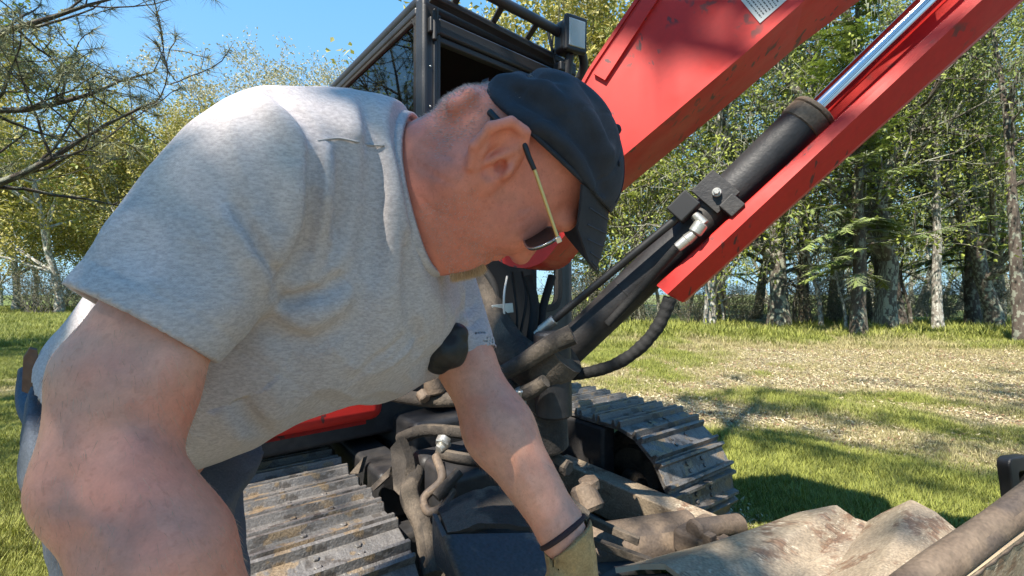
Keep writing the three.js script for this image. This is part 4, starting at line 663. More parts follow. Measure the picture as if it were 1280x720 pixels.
// kinds
const KD = {
  spring: [11, 12, 13].map(s => broadleaf({ seed: s, height: 15, rad: 0.20, levels: 3, twist: [0.10, 0.20, 0.28, 0.35], lift: [0.04, 0.10, 0.06, 0.02], bare: [0.16, 0.2, 0.1], kids: [15, 6, 4], angle: [0.85, 0.8, 0.8], ratio: [0.42, 0.48, 0.5], leaves: 13, spread: 0.5, leaf: 0.21, cA: [0.24, 0.25, 0.04], cB: [0.52, 0.44, 0.09], min: 0.01 })),
  pale: [14, 15].map(s => broadleaf({ seed: s, height: 15, rad: 0.22, levels: 3, twist: [0.12, 0.25, 0.3, 0.35], lift: [0.04, 0.08, 0.06, 0.02], bare: [0.2, 0.2, 0.1], kids: [13, 6, 4], angle: [0.8, 0.8, 0.8], ratio: [0.45, 0.48, 0.5], leaves: 8, spread: 0.4, leaf: 0.16, cA: [0.34, 0.33, 0.17], cB: [0.55, 0.49, 0.28], min: 0.012 })),
  oak: [21, 22, 23].map(s => broadleaf({ seed: s, height: 12, rad: 0.24, levels: 3, twist: [0.22, 0.36, 0.42, 0.45], lift: [0.03, 0.06, 0.02, -0.02], bare: [0.16, 0.15, 0.1], kids: [12, 6, 5], angle: [1.0, 0.9, 0.9], ratio: [0.52, 0.5, 0.5], leaves: 10, spread: 0.22, leaf: 0.10, cA: [0.165, 0.215, 0.018], cB: [0.38, 0.42, 0.045], min: 0.008, moss: 0.2 })),
  fir: [31, 32].map(s => fir({ seed: s, height: 13, rad: 0.2, low: 1.9, reach: 2.5, cA: [0.14, 0.21, 0.03], cB: [0.34, 0.43, 0.075] })),
  bare: [41, 42].map(s => broadleaf({ seed: s, height: 8, rad: 0.10, levels: 2, twist: [0.14, 0.3, 0.4], lift: [0.04, 0.05, 0], bare: [0.25, 0.2, 0.1], kids: [16, 6], angle: [0.9, 0.9], ratio: [0.36, 0.5], leaves: 2, spread: 0.15, leaf: 0.07, cA: [0.10, 0.15, 0.03], cB: [0.24, 0.24, 0.10], min: 0.006, moss: 0.5 })),
};
KD.big = [81].map(s => broadleaf({ seed: s, height: 17, rad: 0.38, levels: 3, twist: [0.06, 0.3, 0.4, 0.45], lift: [0.05, 0.05, 0.02, -0.02], bare: [0.26, 0.15, 0.1], kids: [14, 7, 6], angle: [1.15, 0.9, 0.9], ratio: [0.36, 0.5, 0.5], leaves: 6, spread: 0.24, leaf: 0.10, cA: [0.13, 0.19, 0.025], cB: [0.27, 0.33, 0.06], min: 0.008, moss: 0.6 }))[0];
KD.slim = [82, 83].map(s => broadleaf({ seed: s, height: 13, rad: 0.15, levels: 3, twist: [0.05, 0.25, 0.35, 0.4], lift: [0.05, 0.08, 0.03, 0], bare: [0.36, 0.2, 0.1], kids: [12, 6, 5], angle: [0.9, 0.9, 0.9], ratio: [0.26, 0.5, 0.5], leaves: 7, spread: 0.22, leaf: 0.09, cA: [0.14, 0.19, 0.03], cB: [0.28, 0.33, 0.07], min: 0.006, moss: 0.5 }));
const RT = rng(99);
// the wood to the right: mossy oaks, firs with hanging boughs, pale thin trunks
[[1113, 15.5, 0, 1.0, 'thick grey trunked oak standing at the edge of the wood on the right', barkDark], [887, 15.5, 1, 1.2, 'pale trunked tree between the rod guard and the excavator boom', barkPale], [1172, 13.6, 2, 0.9, 'slender pale trunked tree right of the thick oak', barkPale], [1278, 10.8, 1, 0.95, 'dark leaning tree at the right edge of the picture', barkDark]].forEach(([px, d, k, sc, label, bk], i) => { const t = treeThing('oak_tree', [KD.big, KD.slim[0], KD.slim[1], KD.slim[0]][i], bk, leafStd, label, null, at(px, d), RT() * 6.28, sc); if (i === 3) t.rotation.z = 0.16; });
[[975, 15.2, 1], [1245, 14.2, 2], [1105, 13.6, 0], [800, 21, 0], [845, 29, 1], [945, 22, 2], [1045, 19, 1], [1150, 24, 2], [1240, 17.5, 0], [770, 32, 2], [905, 36, 0], [1090, 32, 1], [1200, 34, 2], [1000, 40, 0], [1300, 28, 0], [740, 26, 1], [1140, 48, 0], [960, 52, 2], [1060, 55, 1], [1260, 50, 1], [860, 50, 0], [1180, 60, 2]].forEach(([px, d, k], i, L) => treeThing('oak_tree', KD.oak[k], barkLichen, leafStd, 'lichen grey oak inside the right hand wood, ' + rank(L, i), 'mossy oaks inside the wood', at(px, d), RT() * 6.28, 0.9 + 0.4 * RT()));
[[1005, 17, 0, 1.0, 'bright green fir right of the hydraulic cylinder'], [1075, 12.2, 1, 0.92, 'bright green fir with hanging boughs before the thick oak'], [1215, 15, 0, 1.0, 'fir behind the slender pale trunked tree'], [900, 19, 1, 1.05, 'fir seen between the boom and the rod guard']].forEach(([px, d, k, sc, label]) => treeThing('fir_tree', KD.fir[k], barkDark, leafStd, label, null, at(px, d), RT() * 6.28, sc));
[[960, 15.6], [1027, 15], [1058, 14.2], [1140, 15.2], [905, 16.2], [1240, 15], [990, 17], [860, 18], [1090, 17], [1205, 17], [825, 22], [1280, 17]].forEach(([px, d], i, L) => treeThing('sapling', KD.bare[RT() < 0.5 ? 0 : 1], RT() < 0.4 ? barkPale : barkDark, leafStd, 'thin nearly bare sapling at the wood edge, ' + rank(L, i), 'thin saplings at the wood edge', at(px, d), RT() * 6.28, 0.5 + 0.5 * RT()));
// the trees beyond the lawn on the left, and behind the cab
[[-60, 27], [20, 30], [75, 26], [135, 32], [185, 28], [235, 33], [45, 38], [110, 40], [165, 42], [215, 40], [0, 44], [268, 38], [-30, 36]].forEach(([px, d], i, L) => treeThing('spring_tree', KD.spring[i % 3], barkPale, leafStd, 'yellow green spring tree beyond the left lawn, ' + rank(L, i), 'spring trees beyond the lawn', at(px, d), RT() * 6.28, 0.84 + 0.22 * RT()));
[[290, 36], [340, 38], [385, 36], [420, 40], [460, 42], [315, 44], [365, 46], [255, 46], [200, 50], [500, 44]].forEach(([px, d], i, L) => treeThing('pale_tree', KD.pale[i % 2], barkPale, leafStd, 'pale budding tree left of the cab, ' + rank(L, i), 'pale budding trees left of the cab', at(px, d), RT() * 6.28, 1.24 + 0.2 * RT()));
[[700, 19, 1.15], [745, 22, 1.2], [790, 34, 1.2], [665, 30, 1.0]].forEach(([px, d, sc], i, L) => treeThing('spring_tree', KD.spring[i % 3], barkLichen, leafStd, 'yellow budding tree rising behind the cab and work lamp, ' + rank(L, i), 'budding trees behind the cab', at(px, d), RT() * 6.28, sc));
// near pine at the left, its boughs reaching into the picture
{
  const np = pine({ seed: 51, height: 11, rad: 0.17, low: 2.8, gap: 0.8, per: 2, reach: 2.3, needles: 44, fat: 1.15, aimed: [[1, 0.10, -0.1, 2.9, 2.9], [1, 0.25, 0.1, 3.0, 3.0], [1, 0.02, -0.05, 2.2, 3.2], [1, 0.35, -0.1, 3.2, 2.8], [1, 0.4, 0.15, 3.0, 2.6]] });
  treeThing('pine_tree', np, barkDark, needleM, 'near pine whose needled boughs reach in at the upper left', null, V(-6.4, 0, -4.3), 0, 1);

}
// trees behind the camera: one shades the man, the others lay broken shade over the open ground
{
  const shade = broadleaf({ seed: 71, height: 8.2, rad: 0.12, levels: 3, twist: [0.05, 0.25, 0.3, 0.35], lift: [0.05, 0.08, 0.04, 0], bare: [0.72, 0.2, 0.1], kids: [8, 4, 4], angle: [1.0, 0.8, 0.8], ratio: [0.055, 0.6, 0.5], leaves: 3, spread: 0.16, leaf: 0.10, cA: [0.08, 0.13, 0.02], cB: [0.16, 0.21, 0.04], min: 0.005 });
  treeThing('oak_tree', shade, barkDark, leafStd, 'small oak behind the camera that shades the man', null, V(-2.10, 0, 2.22), 0, 1);
  const tall = pine({ seed: 53, height: 14, rad: 0.2, low: 7.5, gap: 0.5, per: 2, reach: 1.7, needles: 20, fat: 1.9 });
  [[-2.6, 1.9, 1.3, 1.0], [-2.6, 7.0, 3.3, 1.3], [0.7, 3.4, 0.4, 1.2], [3.4, 3.6, 5.1, 1.2], [-1.0, 6.2, 2.2, 1.6]].forEach(([x, z, a, s], i) => treeThing('pine_tree', tall, barkDark, needleM, ['tall thin pine behind the camera whose top dapples the boom', 'very tall pine farther behind the camera, to the left', 'tall pine close behind the camera, a step to the right', 'tall pine behind the camera, to the right', 'very tall pine straight behind the camera'][i], null, V(x, 0, z), a, s));
  [[6.2, 1.2, 1, 0.8], [9.5, -2.2, 2, 0.8], [-7.0, 2.4, 1, 0.95], [-13, -4, 2, 1.1]].forEach(([x, z, k, sc]) => treeThing('oak_tree', KD.oak[k], barkDark, leafStd, 'oak outside the picture that throws broken shade on the grass', 'oaks outside the picture', V(x, 0, z), RT() * 6.28, sc));
}
// undergrowth
{
  const kinds = [61, 62, 63].map(s => { const r = rng(s), W = new Wood(), L = new Leaves(); for (let i = 0; i < 26; i++) { const a = r() * 6.28, p = [V((r() - 0.5) * 0.5, 0, (r() - 0.5) * 0.5)], q = [0.008], d = V(Math.cos(a) * 0.5, 1, Math.sin(a) * 0.5).normalize(); for (let k = 1; k <= 6; k++) { d.addScaledVector(rv(r), 0.3).normalize(); p.push(p[k - 1].clone().addScaledVector(d, 0.2 + 0.1 * r())); q.push(0.008 - k * 0.0009); if (k > 1) for (let m = 0; m < 2; m++) { const e = d.clone().addScaledVector(rv(r), 0.9).normalize(), t = p[k].clone().addScaledVector(e, 0.25); W.limb([p[k], t], [0.004, 0.002], 3); for (let z = 0; z < 3; z++) L.leaf(t.clone().addScaledVector(rv(r), 0.12), rv(r).normalize(), rv(r).normalize(), 0.055, 0.016, mul3(mix3([0.09, 0.13, 0.03], [0.24, 0.19, 0.11], r()), 0.7 + 0.6 * r())); } } W.limb(p, q, 4); } return { wood: W.build(), leaves: L.build() }; });
  const list = []; for (let i = 0; i < 34; i++) list.push([800 + 500 * RT(), 15.5 + 9 * RT(), 0.7 + 0.7 * RT()]); for (let i = 0; i < 18; i++) list.push([-40 + 380 * RT(), 25 + 12 * RT(), 1.2 + 0.9 * RT()]); for (let i = 0; i < 8; i++) list.push([690 + 120 * RT(), 16 + 8 * RT(), 1.0 + 0.6 * RT()]);
  list.forEach(([px, d, sc], i) => { const left = px < 400; const t = treeThing('shrub', kinds[i % 3], barkLichen, leafStd, left ? 'twiggy shrub under the spring trees on the left' : 'twiggy half bare shrub on the floor of the wood', left ? 'shrubs under the spring trees' : 'shrubs on the floor of the wood', at(px, d), RT() * 6.28, sc); t.userData.category = 'shrub'; t.children[0].name = 'stems'; t.children[1].name = 'foliage'; });
}

// ---------------------------------------------------------------- the man bending over the machine
const man = thing('person', 'man in grey t-shirt, navy cap and glasses bending over the machine', 'person', V(-0.56, 0, -0.68));
const zAx = V(0, 0, 1);
// joints, placed in depth: near (right) side about 0.4 m from the lens, far (left) side about 0.8 m
const J = {
  chest: P(402, 305, 0.645), belly: P(200, 478, 0.67), pelvis: P(215, 548, 0.68),
  shR: P(312, 236, 0.475), armR: P(160, 470, 0.385), elR: P(134, 598, 0.362), foR: P(203, 700, 0.352), wrR: P(345, 960, 0.385),
  shL: P(535, 322, 0.82), elL: P(580, 448, 0.755), foL: P(624, 538, 0.715), wrL: P(706, 668, 0.655),
  hipR: P(188, 600, 0.60), knR: V(-0.48, 0.55, -0.58), anR: V(-0.56, 0.10, -0.60),
  hipL: P(212, 590, 0.77), knL: V(-0.52, 0.56, -0.78), anL: V(-0.56, 0.10, -0.84),
  neck: P(535, 240, 0.585),
};
// head axes
const hF = V(0.34, -0.86, -0.40).normalize(), hU0 = V(0.93, 0.36, 0.03), hU = hU0.clone().addScaledVector(hF, -hU0.dot(hF)).normalize(), hR = hF.clone().cross(hU);
const hC = P(668, 195, 0.562);
const hp = (f, u, s) => hC.clone().addScaledVector(hF, f).addScaledVector(hU, u).addScaledVector(hR, s);

function creases(L, x, y, z) {
  let s = 0;
  for (const l of L) { let best = 9, bt = 0; const n = l.p.length - 1; if (Math.abs(x - l.p[0].x) > 0.2 || Math.abs(y - l.p[0].y) > 0.2) continue; for (let i = 0; i < n; i++) { const a = l.p[i], b = l.p[i + 1], bx = b.x - a.x, by = b.y - a.y, bz = b.z - a.z, px = x - a.x, py = y - a.y, pz = z - a.z; const h = clamp((px * bx + py * by + pz * bz) / (bx * bx + by * by + bz * bz), 0, 1), d = (px - bx * h) ** 2 + (py - by * h) ** 2 + (pz - bz * h) ** 2; if (d < best) { best = d; bt = (i + h) / n; } } if (best < l.w * l.w * 6) s += l.amp * Math.pow(Math.sin(Math.PI * (0.06 + 0.88 * bt)), 0.7) * Math.exp(-best / (l.w * l.w)); }
  return s;
}
// --- skin: limbs and trunk
const body1 = (() => {
  const up1 = seg3(J.shR, J.armR, 0.044, 0.0490), up2 = seg3(J.armR, J.elR, 0.0490, 0.042), fo1 = seg3(J.elR, J.foR, 0.042, 0.046), fo2 = seg3(J.foR, J.wrR, 0.046, 0.031), ol = ell3(J.elR.clone().add(V(-0.020, -0.004, 0)), V(1, 0, 0), UP, zAx, 0.022, 0.024, 0.022);
  const bi = ell3(P(190, 505, 0.378), V(0.35, 0.93, 0), V(-0.93, 0.35, 0), zAx, 0.05, 0.026, 0.034), br = ell3(P(196, 640, 0.348), V(-0.35, 0.93, 0).normalize(), V(0.93, 0.35, 0).normalize(), zAx, 0.060, 0.026, 0.032);
  const la = seg3(J.shL, J.elL, 0.050, 0.042), lb = seg3(J.elL, J.foL, 0.042, 0.0505), lc = seg3(J.foL, J.wrL, 0.051, 0.032), lw = ell3(J.wrL, V(0.6, -0.8, 0), V(0.8, 0.6, 0), zAx, 0.04, 0.033, 0.027);
  const tr = seg3(J.chest, J.belly, 0.13, 0.12), nk = seg3(J.neck, P(470, 250, 0.60), 0.06, 0.07), sh = seg3(J.shR, J.shL, 0.05, 0.045), pe = seg3(J.belly, J.pelvis, 0.08, 0.06);
  const lr1 = seg3(J.hipR, J.knR, 0.05, 0.045), lr2 = seg3(J.knR, J.anR, 0.05, 0.04), ll1 = seg3(J.hipL, J.knL, 0.05, 0.045), ll2 = seg3(J.knL, J.anL, 0.055, 0.04);
  let lines = [];                                      // creases and veins, filled in below from the bare shape
  const fn = (x, y, z) => {
    let a = smin(smin(up1(x, y, z), up2(x, y, z), 0.006), smin(fo1(x, y, z), fo2(x, y, z), 0.02), 0.02); a = smin(a, ol(x, y, z), 0.015); a = smin(a, bi(x, y, z), 0.02); a = smin(a, br(x, y, z), 0.02);
    let b = smin(la(x, y, z), smin(lb(x, y, z), lc(x, y, z), 0.03), 0.035); b = smin(b, lw(x, y, z), 0.02);
    let t = smin(tr(x, y, z), nk(x, y, z), 0.06); t = smin(t, sh(x, y, z), 0.06); t = smin(t, pe(x, y, z), 0.05);
    let g = Math.min(smin(lr1(x, y, z), lr2(x, y, z), 0.03), smin(ll1(x, y, z), ll2(x, y, z), 0.03));
    let d = smin(smin(smin(t, a, 0.03), b, 0.03), g, 0.05);
    if (d < 0.02) { d += 0.0018 * (n3(x * 30, y * 30, z * 30) - 0.5); if (lines.length) d -= creases(lines, x, y, z); }
    return d;
  };
  const ln = (pts, amp, w) => ({ p: pts.map(([x, y]) => march(fn, x, y)), amp, w });
  const made = [ln([[228, 572], [205, 580], [172, 580]], -0.0030, 0.005), ln([[232, 590], [200, 599], [160, 596]], -0.0035, 0.005), ln([[236, 612], [205, 622], [176, 618]], -0.0018, 0.006), ln([[60, 590], [82, 600], [98, 618]], -0.0025, 0.006), ln([[54, 612], [72, 628], [92, 640]], -0.0020, 0.006), ln([[92, 640], [128, 668], [160, 716]], 0.0018, 0.0065), ln([[118, 420], [138, 470], [134, 530]], 0.0022, 0.009), ln([[186, 420], [178, 480], [186, 548]], -0.0022, 0.012),
    ln([[604, 492], [612, 520], [618, 548], [634, 566]], 0.0016, 0.0055), ln([[640, 560], [652, 590], [668, 620], [684, 650]], 0.0014, 0.005), ln([[572, 500], [590, 545], [625, 590]], -0.0022, 0.010), ln([[668, 662], [684, 656], [700, 646]], -0.0014, 0.004)];
  lines = made; return fn;
})();
// --- skin: neck, head, face, ears
const earA = (() => { const c = hp(-0.028, -0.048, 0.081); const L = hU.clone().multiplyScalar(0.80).addScaledVector(hF, -0.50).addScaledVector(hR, 0.16).normalize(); const Nn0 = hR.clone().multiplyScalar(0.92).addScaledVector(hF, 0.27).addScaledVector(hU, -0.05); const Nn = Nn0.addScaledVector(L, -Nn0.dot(L)).normalize(); return { c, L, N: Nn, Wd: L.clone().cross(Nn) }; })();
if (earA.Wd.dot(hF) < 0) earA.Wd.negate();
const headCore = (() => {
  const E = (f, u, s, a, b, c) => ell3(hp(f, u, s), hF, hU, hR, a, b, c);
  const cran = E(0.000, 0.0, 0, 0.090, 0.090, 0.073), face = E(0.030, -0.062, 0, 0.073, 0.082, 0.067), cheekR = E(0.060, -0.055, 0.040, 0.032, 0.034, 0.028), cheekL = E(0.060, -0.055, -0.040, 0.032, 0.034, 0.028);
  const chin = E(0.078, -0.122, 0, 0.022, 0.021, 0.026), jawR = seg3(hp(-0.012, -0.092, 0.058), hp(0.070, -0.122, 0.018), 0.022, 0.022), jawL = seg3(hp(-0.012, -0.092, -0.058), hp(0.070, -0.122, -0.018), 0.022, 0.022);
  const nose = seg3(hp(0.092, -0.020, 0), hp(0.112, -0.058, 0), 0.010, 0.015), wingR = E(0.102, -0.062, 0.012, 0.011, 0.009, 0.008), wingL = E(0.102, -0.062, -0.012, 0.011, 0.009, 0.008), brow = seg3(hp(0.078, 0.006, 0.042), hp(0.086, 0.004, -0.0), 0.014, 0.014), browL = seg3(hp(0.078, 0.006, -0.042), hp(0.086, 0.004, 0), 0.014, 0.014);
  const eyeR = E(0.092, -0.024, 0.033, 0.014, 0.012, 0.016), eyeL = E(0.092, -0.024, -0.033, 0.014, 0.012, 0.016), lip1 = seg3(hp(0.096, -0.088, 0.020), hp(0.101, -0.087, 0), 0.006, 0.008), lip2 = seg3(hp(0.096, -0.088, -0.020), hp(0.101, -0.087, 0), 0.006, 0.008), lipB = seg3(hp(0.094, -0.100, 0.016), hp(0.094, -0.100, -0.016), 0.008, 0.008), mouth = seg3(hp(0.106, -0.0945, 0.022), hp(0.106, -0.0945, -0.022), 0.0025, 0.0025);
  const neck = seg3(J.neck, hp(-0.030, -0.055, 0), 0.072, 0.065), neck2 = seg3(P(500, 250, 0.60), J.neck, 0.085, 0.076), throat = seg3(P(540, 300, 0.585), hp(0.030, -0.105, 0), 0.045, 0.045);
  const tend = seg3(P(528, 250, 0.535), hp(-0.024, -0.080, 0.060), 0.016, 0.014);
  const nape = seg3(P(528, 232, 0.585), hp(-0.030, -0.036, 0), 0.066, 0.052);
  const rolls = [[-0.092, -0.050], [-0.088, -0.072]].map(([f, u]) => seg3(hp(f, u, 0.045), hp(f + 0.0, u - 0.004, -0.045), 0.006, 0.006));
  // ear
  const { c, L, N, Wd } = earA, q = (l, w, n) => c.clone().addScaledVector(L, l).addScaledVector(Wd, w).addScaledVector(N, n);
  const disc = ell3(q(0, 0, 0), L, Wd, N, 0.042, 0.028, 0.0115), lobe = ell3(q(-0.034, 0.008, 0.0), L, Wd, N, 0.014, 0.011, 0.007), bowl = ell3(q(-0.002, 0.004, 0.011), L, Wd, N, 0.024, 0.016, 0.015), scaph = ell3(q(0.018, -0.004, 0.0115), L, Wd, N, 0.020, 0.015, 0.010), anti = seg3(q(0.016, 0.012, 0.003), q(-0.018, -0.009, 0.003), 0.0045, 0.0045), tragus = ell3(q(-0.006, 0.020, 0.006), L, Wd, N, 0.009, 0.005, 0.006);
  const hxp = [[0.006, 0.018], [0.023, 0.019], [0.037, 0.009], [0.037, -0.010], [0.020, -0.024], [-0.004, -0.026], [-0.024, -0.016]].map(([l, w]) => q(l, w, 0.006 - 0.25 * Math.max(0, w) )), helix = hxp.slice(1).map((p, i) => seg3(hxp[i], p, 0.0052, 0.0052));
  const root = seg3(q(0.016, 0.008, -0.008), q(-0.022, 0.010, -0.008), 0.012, 0.012), canal = ell3(q(-0.006, 0.010, 0.002), L, Wd, N, 0.008, 0.006, 0.012);
  let lines = [];
  const fn = (x, y, z) => {
    let h = smin(cran(x, y, z), face(x, y, z), 0.03); h = smin(h, smin(jawR(x, y, z), jawL(x, y, z), 0.01), 0.03); h = smin(h, chin(x, y, z), 0.025); h = smin(h, smin(cheekR(x, y, z), cheekL(x, y, z), 0.01), 0.02);
    h = smin(h, smin(brow(x, y, z), browL(x, y, z), 0.01), 0.016); h = smax(h, -smin(eyeR(x, y, z), eyeL(x, y, z), 0.004), 0.014);
    h = smin(h, smin(nose(x, y, z), smin(wingR(x, y, z), wingL(x, y, z), 0.004), 0.008), 0.012); h = smin(h, smin(smin(lip1(x, y, z), lip2(x, y, z), 0.004), lipB(x, y, z), 0.004), 0.010); h = smax(h, -mouth(x, y, z), 0.005);
    let n = smin(neck(x, y, z), neck2(x, y, z), 0.03); n = smin(n, throat(x, y, z), 0.04); n = smin(n, tend(x, y, z), 0.03); n = smin(n, nape(x, y, z), 0.02); for (const r of rolls) n = smin(n, r(x, y, z), 0.02);
    h = smin(h, n, 0.028);
    let e = disc(x, y, z); e = smin(e, lobe(x, y, z), 0.008); e = smax(e, -bowl(x, y, z), 0.004); e = smax(e, -scaph(x, y, z), 0.004); for (const hx of helix) e = smin(e, hx(x, y, z), 0.004); e = smin(e, anti(x, y, z), 0.005); e = smin(e, tragus(x, y, z), 0.005); e = smin(e, root(x, y, z), 0.006); e = smax(e, -canal(x, y, z), 0.003);
    let d = smin(h, e, 0.006);
    if (d < 0.01) { d += 0.0008 * (n3(x * 60, y * 60, z * 60) - 0.5) + 0.0004 * (n3(x * 220, y * 220, z * 220) - 0.5); if (lines.length) d -= 0.55 * creases(lines, x, y, z); }
    return d;
  };
  const ln = (pts, amp, w) => ({ p: pts.map(([x, y]) => march(fn, x, y)), amp, w });
  const made = [ln([[524, 178], [548, 192], [578, 200]], -0.0018, 0.0035), ln([[520, 206], [544, 220], [572, 232]], -0.0018, 0.0035), ln([[520, 240], [540, 262], [566, 276]], -0.0015, 0.004), ln([[530, 165], [552, 172], [576, 170]], -0.0014, 0.0035), ln([[598, 236], [600, 266], [590, 296], [572, 316]], -0.0022, 0.006), ln([[612, 232], [622, 262], [616, 300]], 0.0025, 0.010), ln([[648, 262], [634, 292], [612, 318]], -0.0022, 0.005), ln([[664, 268], [652, 278], [640, 280]], -0.0012, 0.0025), ln([[668, 256], [656, 262], [642, 262]], -0.0012, 0.0025), ln([[666, 282], [656, 292], [646, 296]], -0.0012, 0.0025), ln([[640, 240], [650, 268], [644, 290]], 0.0025, 0.010), ln([[676, 222], [684, 240], [690, 262]], 0.0012, 0.004), ln([[600, 318], [612, 326], [622, 330]], -0.002, 0.004)];
  lines = made; return fn;
})();
const skinTone = (x, y, z) => {
  const hd = 1 - sstep(0.17, 0.26, Math.hypot(x - hC.x + 0.03, y - hC.y + 0.02, z - hC.z));
  const mott = n3(x * 26 + 9, y * 26, z * 26), fine = n3(x * 110, y * 110, z * 110), spot = sstep(0.66, 0.78, n3(x * 70 + 40, y * 70, z * 70));
  const el = 1 - sstep(0.05, 0.13, Math.hypot(x - J.elR.x - 0.06, y - J.elR.y + 0.02, z - J.elR.z));
  let c = mix3([0.78, 0.375, 0.255], [0.76, 0.260, 0.178], clamp(hd + el * 0.45, 0, 1));
  c = mix3(c, [0.72, 0.24, 0.165], sstep(0.45, 0.8, mott) * 0.25); c = mul3(c, 0.95 + 0.10 * fine); return mix3(c, [0.36, 0.18, 0.12], spot * 0.12);
};
const skinBump = dataTex(512, (u, v) => 0.6 * fbm2(u * 90, v * 90, 90, 3, 3) + 0.4 * fbm2(u * 30, v * 30, 30, 8, 2), 9);
const skinCol = colorTex(512, (u, v) => { const n = fbm2(u * 40, v * 40, 40, 9, 4), f = speck(u, v, 70, 14, 0.66, 0.78), b = speck(u, v, 9, 44, 0.45, 0.7), w = speck(u, v, 14, 64, 0.5, 0.72), p = n2(u * 256, v * 256, 256, 3); return mix3(mul3(mix3(mix3([1, 1, 1], [0.97, 0.80, 0.76], b * 0.45), [1, 0.96, 0.94], w * 0.6), 0.78 + 0.16 * n + 0.08 * p), [0.60, 0.46, 0.40], f * 0.25); }, 4);
M_.skin = MP({ map: skinCol, vertexColors: true, roughness: 0.52, bumpMap: skinBump, bumpScale: 0.0003, sheen: 0.12, sheenColor: rgb(0.6, 0.35, 0.3), sheenRoughness: 0.5 });
const bodyGeo = surfaceNets(body1, V(-0.80, 0.02, -1.02), V(0.10, 1.52, -0.24), 0.007, { color: skinTone });
const headGeo = surfaceNets(headCore, V(-0.14, 1.14, -0.72), V(0.19, 1.58, -0.42), 0.0028, { color: skinTone });
const bodyMesh = part('body', [bodyGeo, headGeo], M_.skin, man);

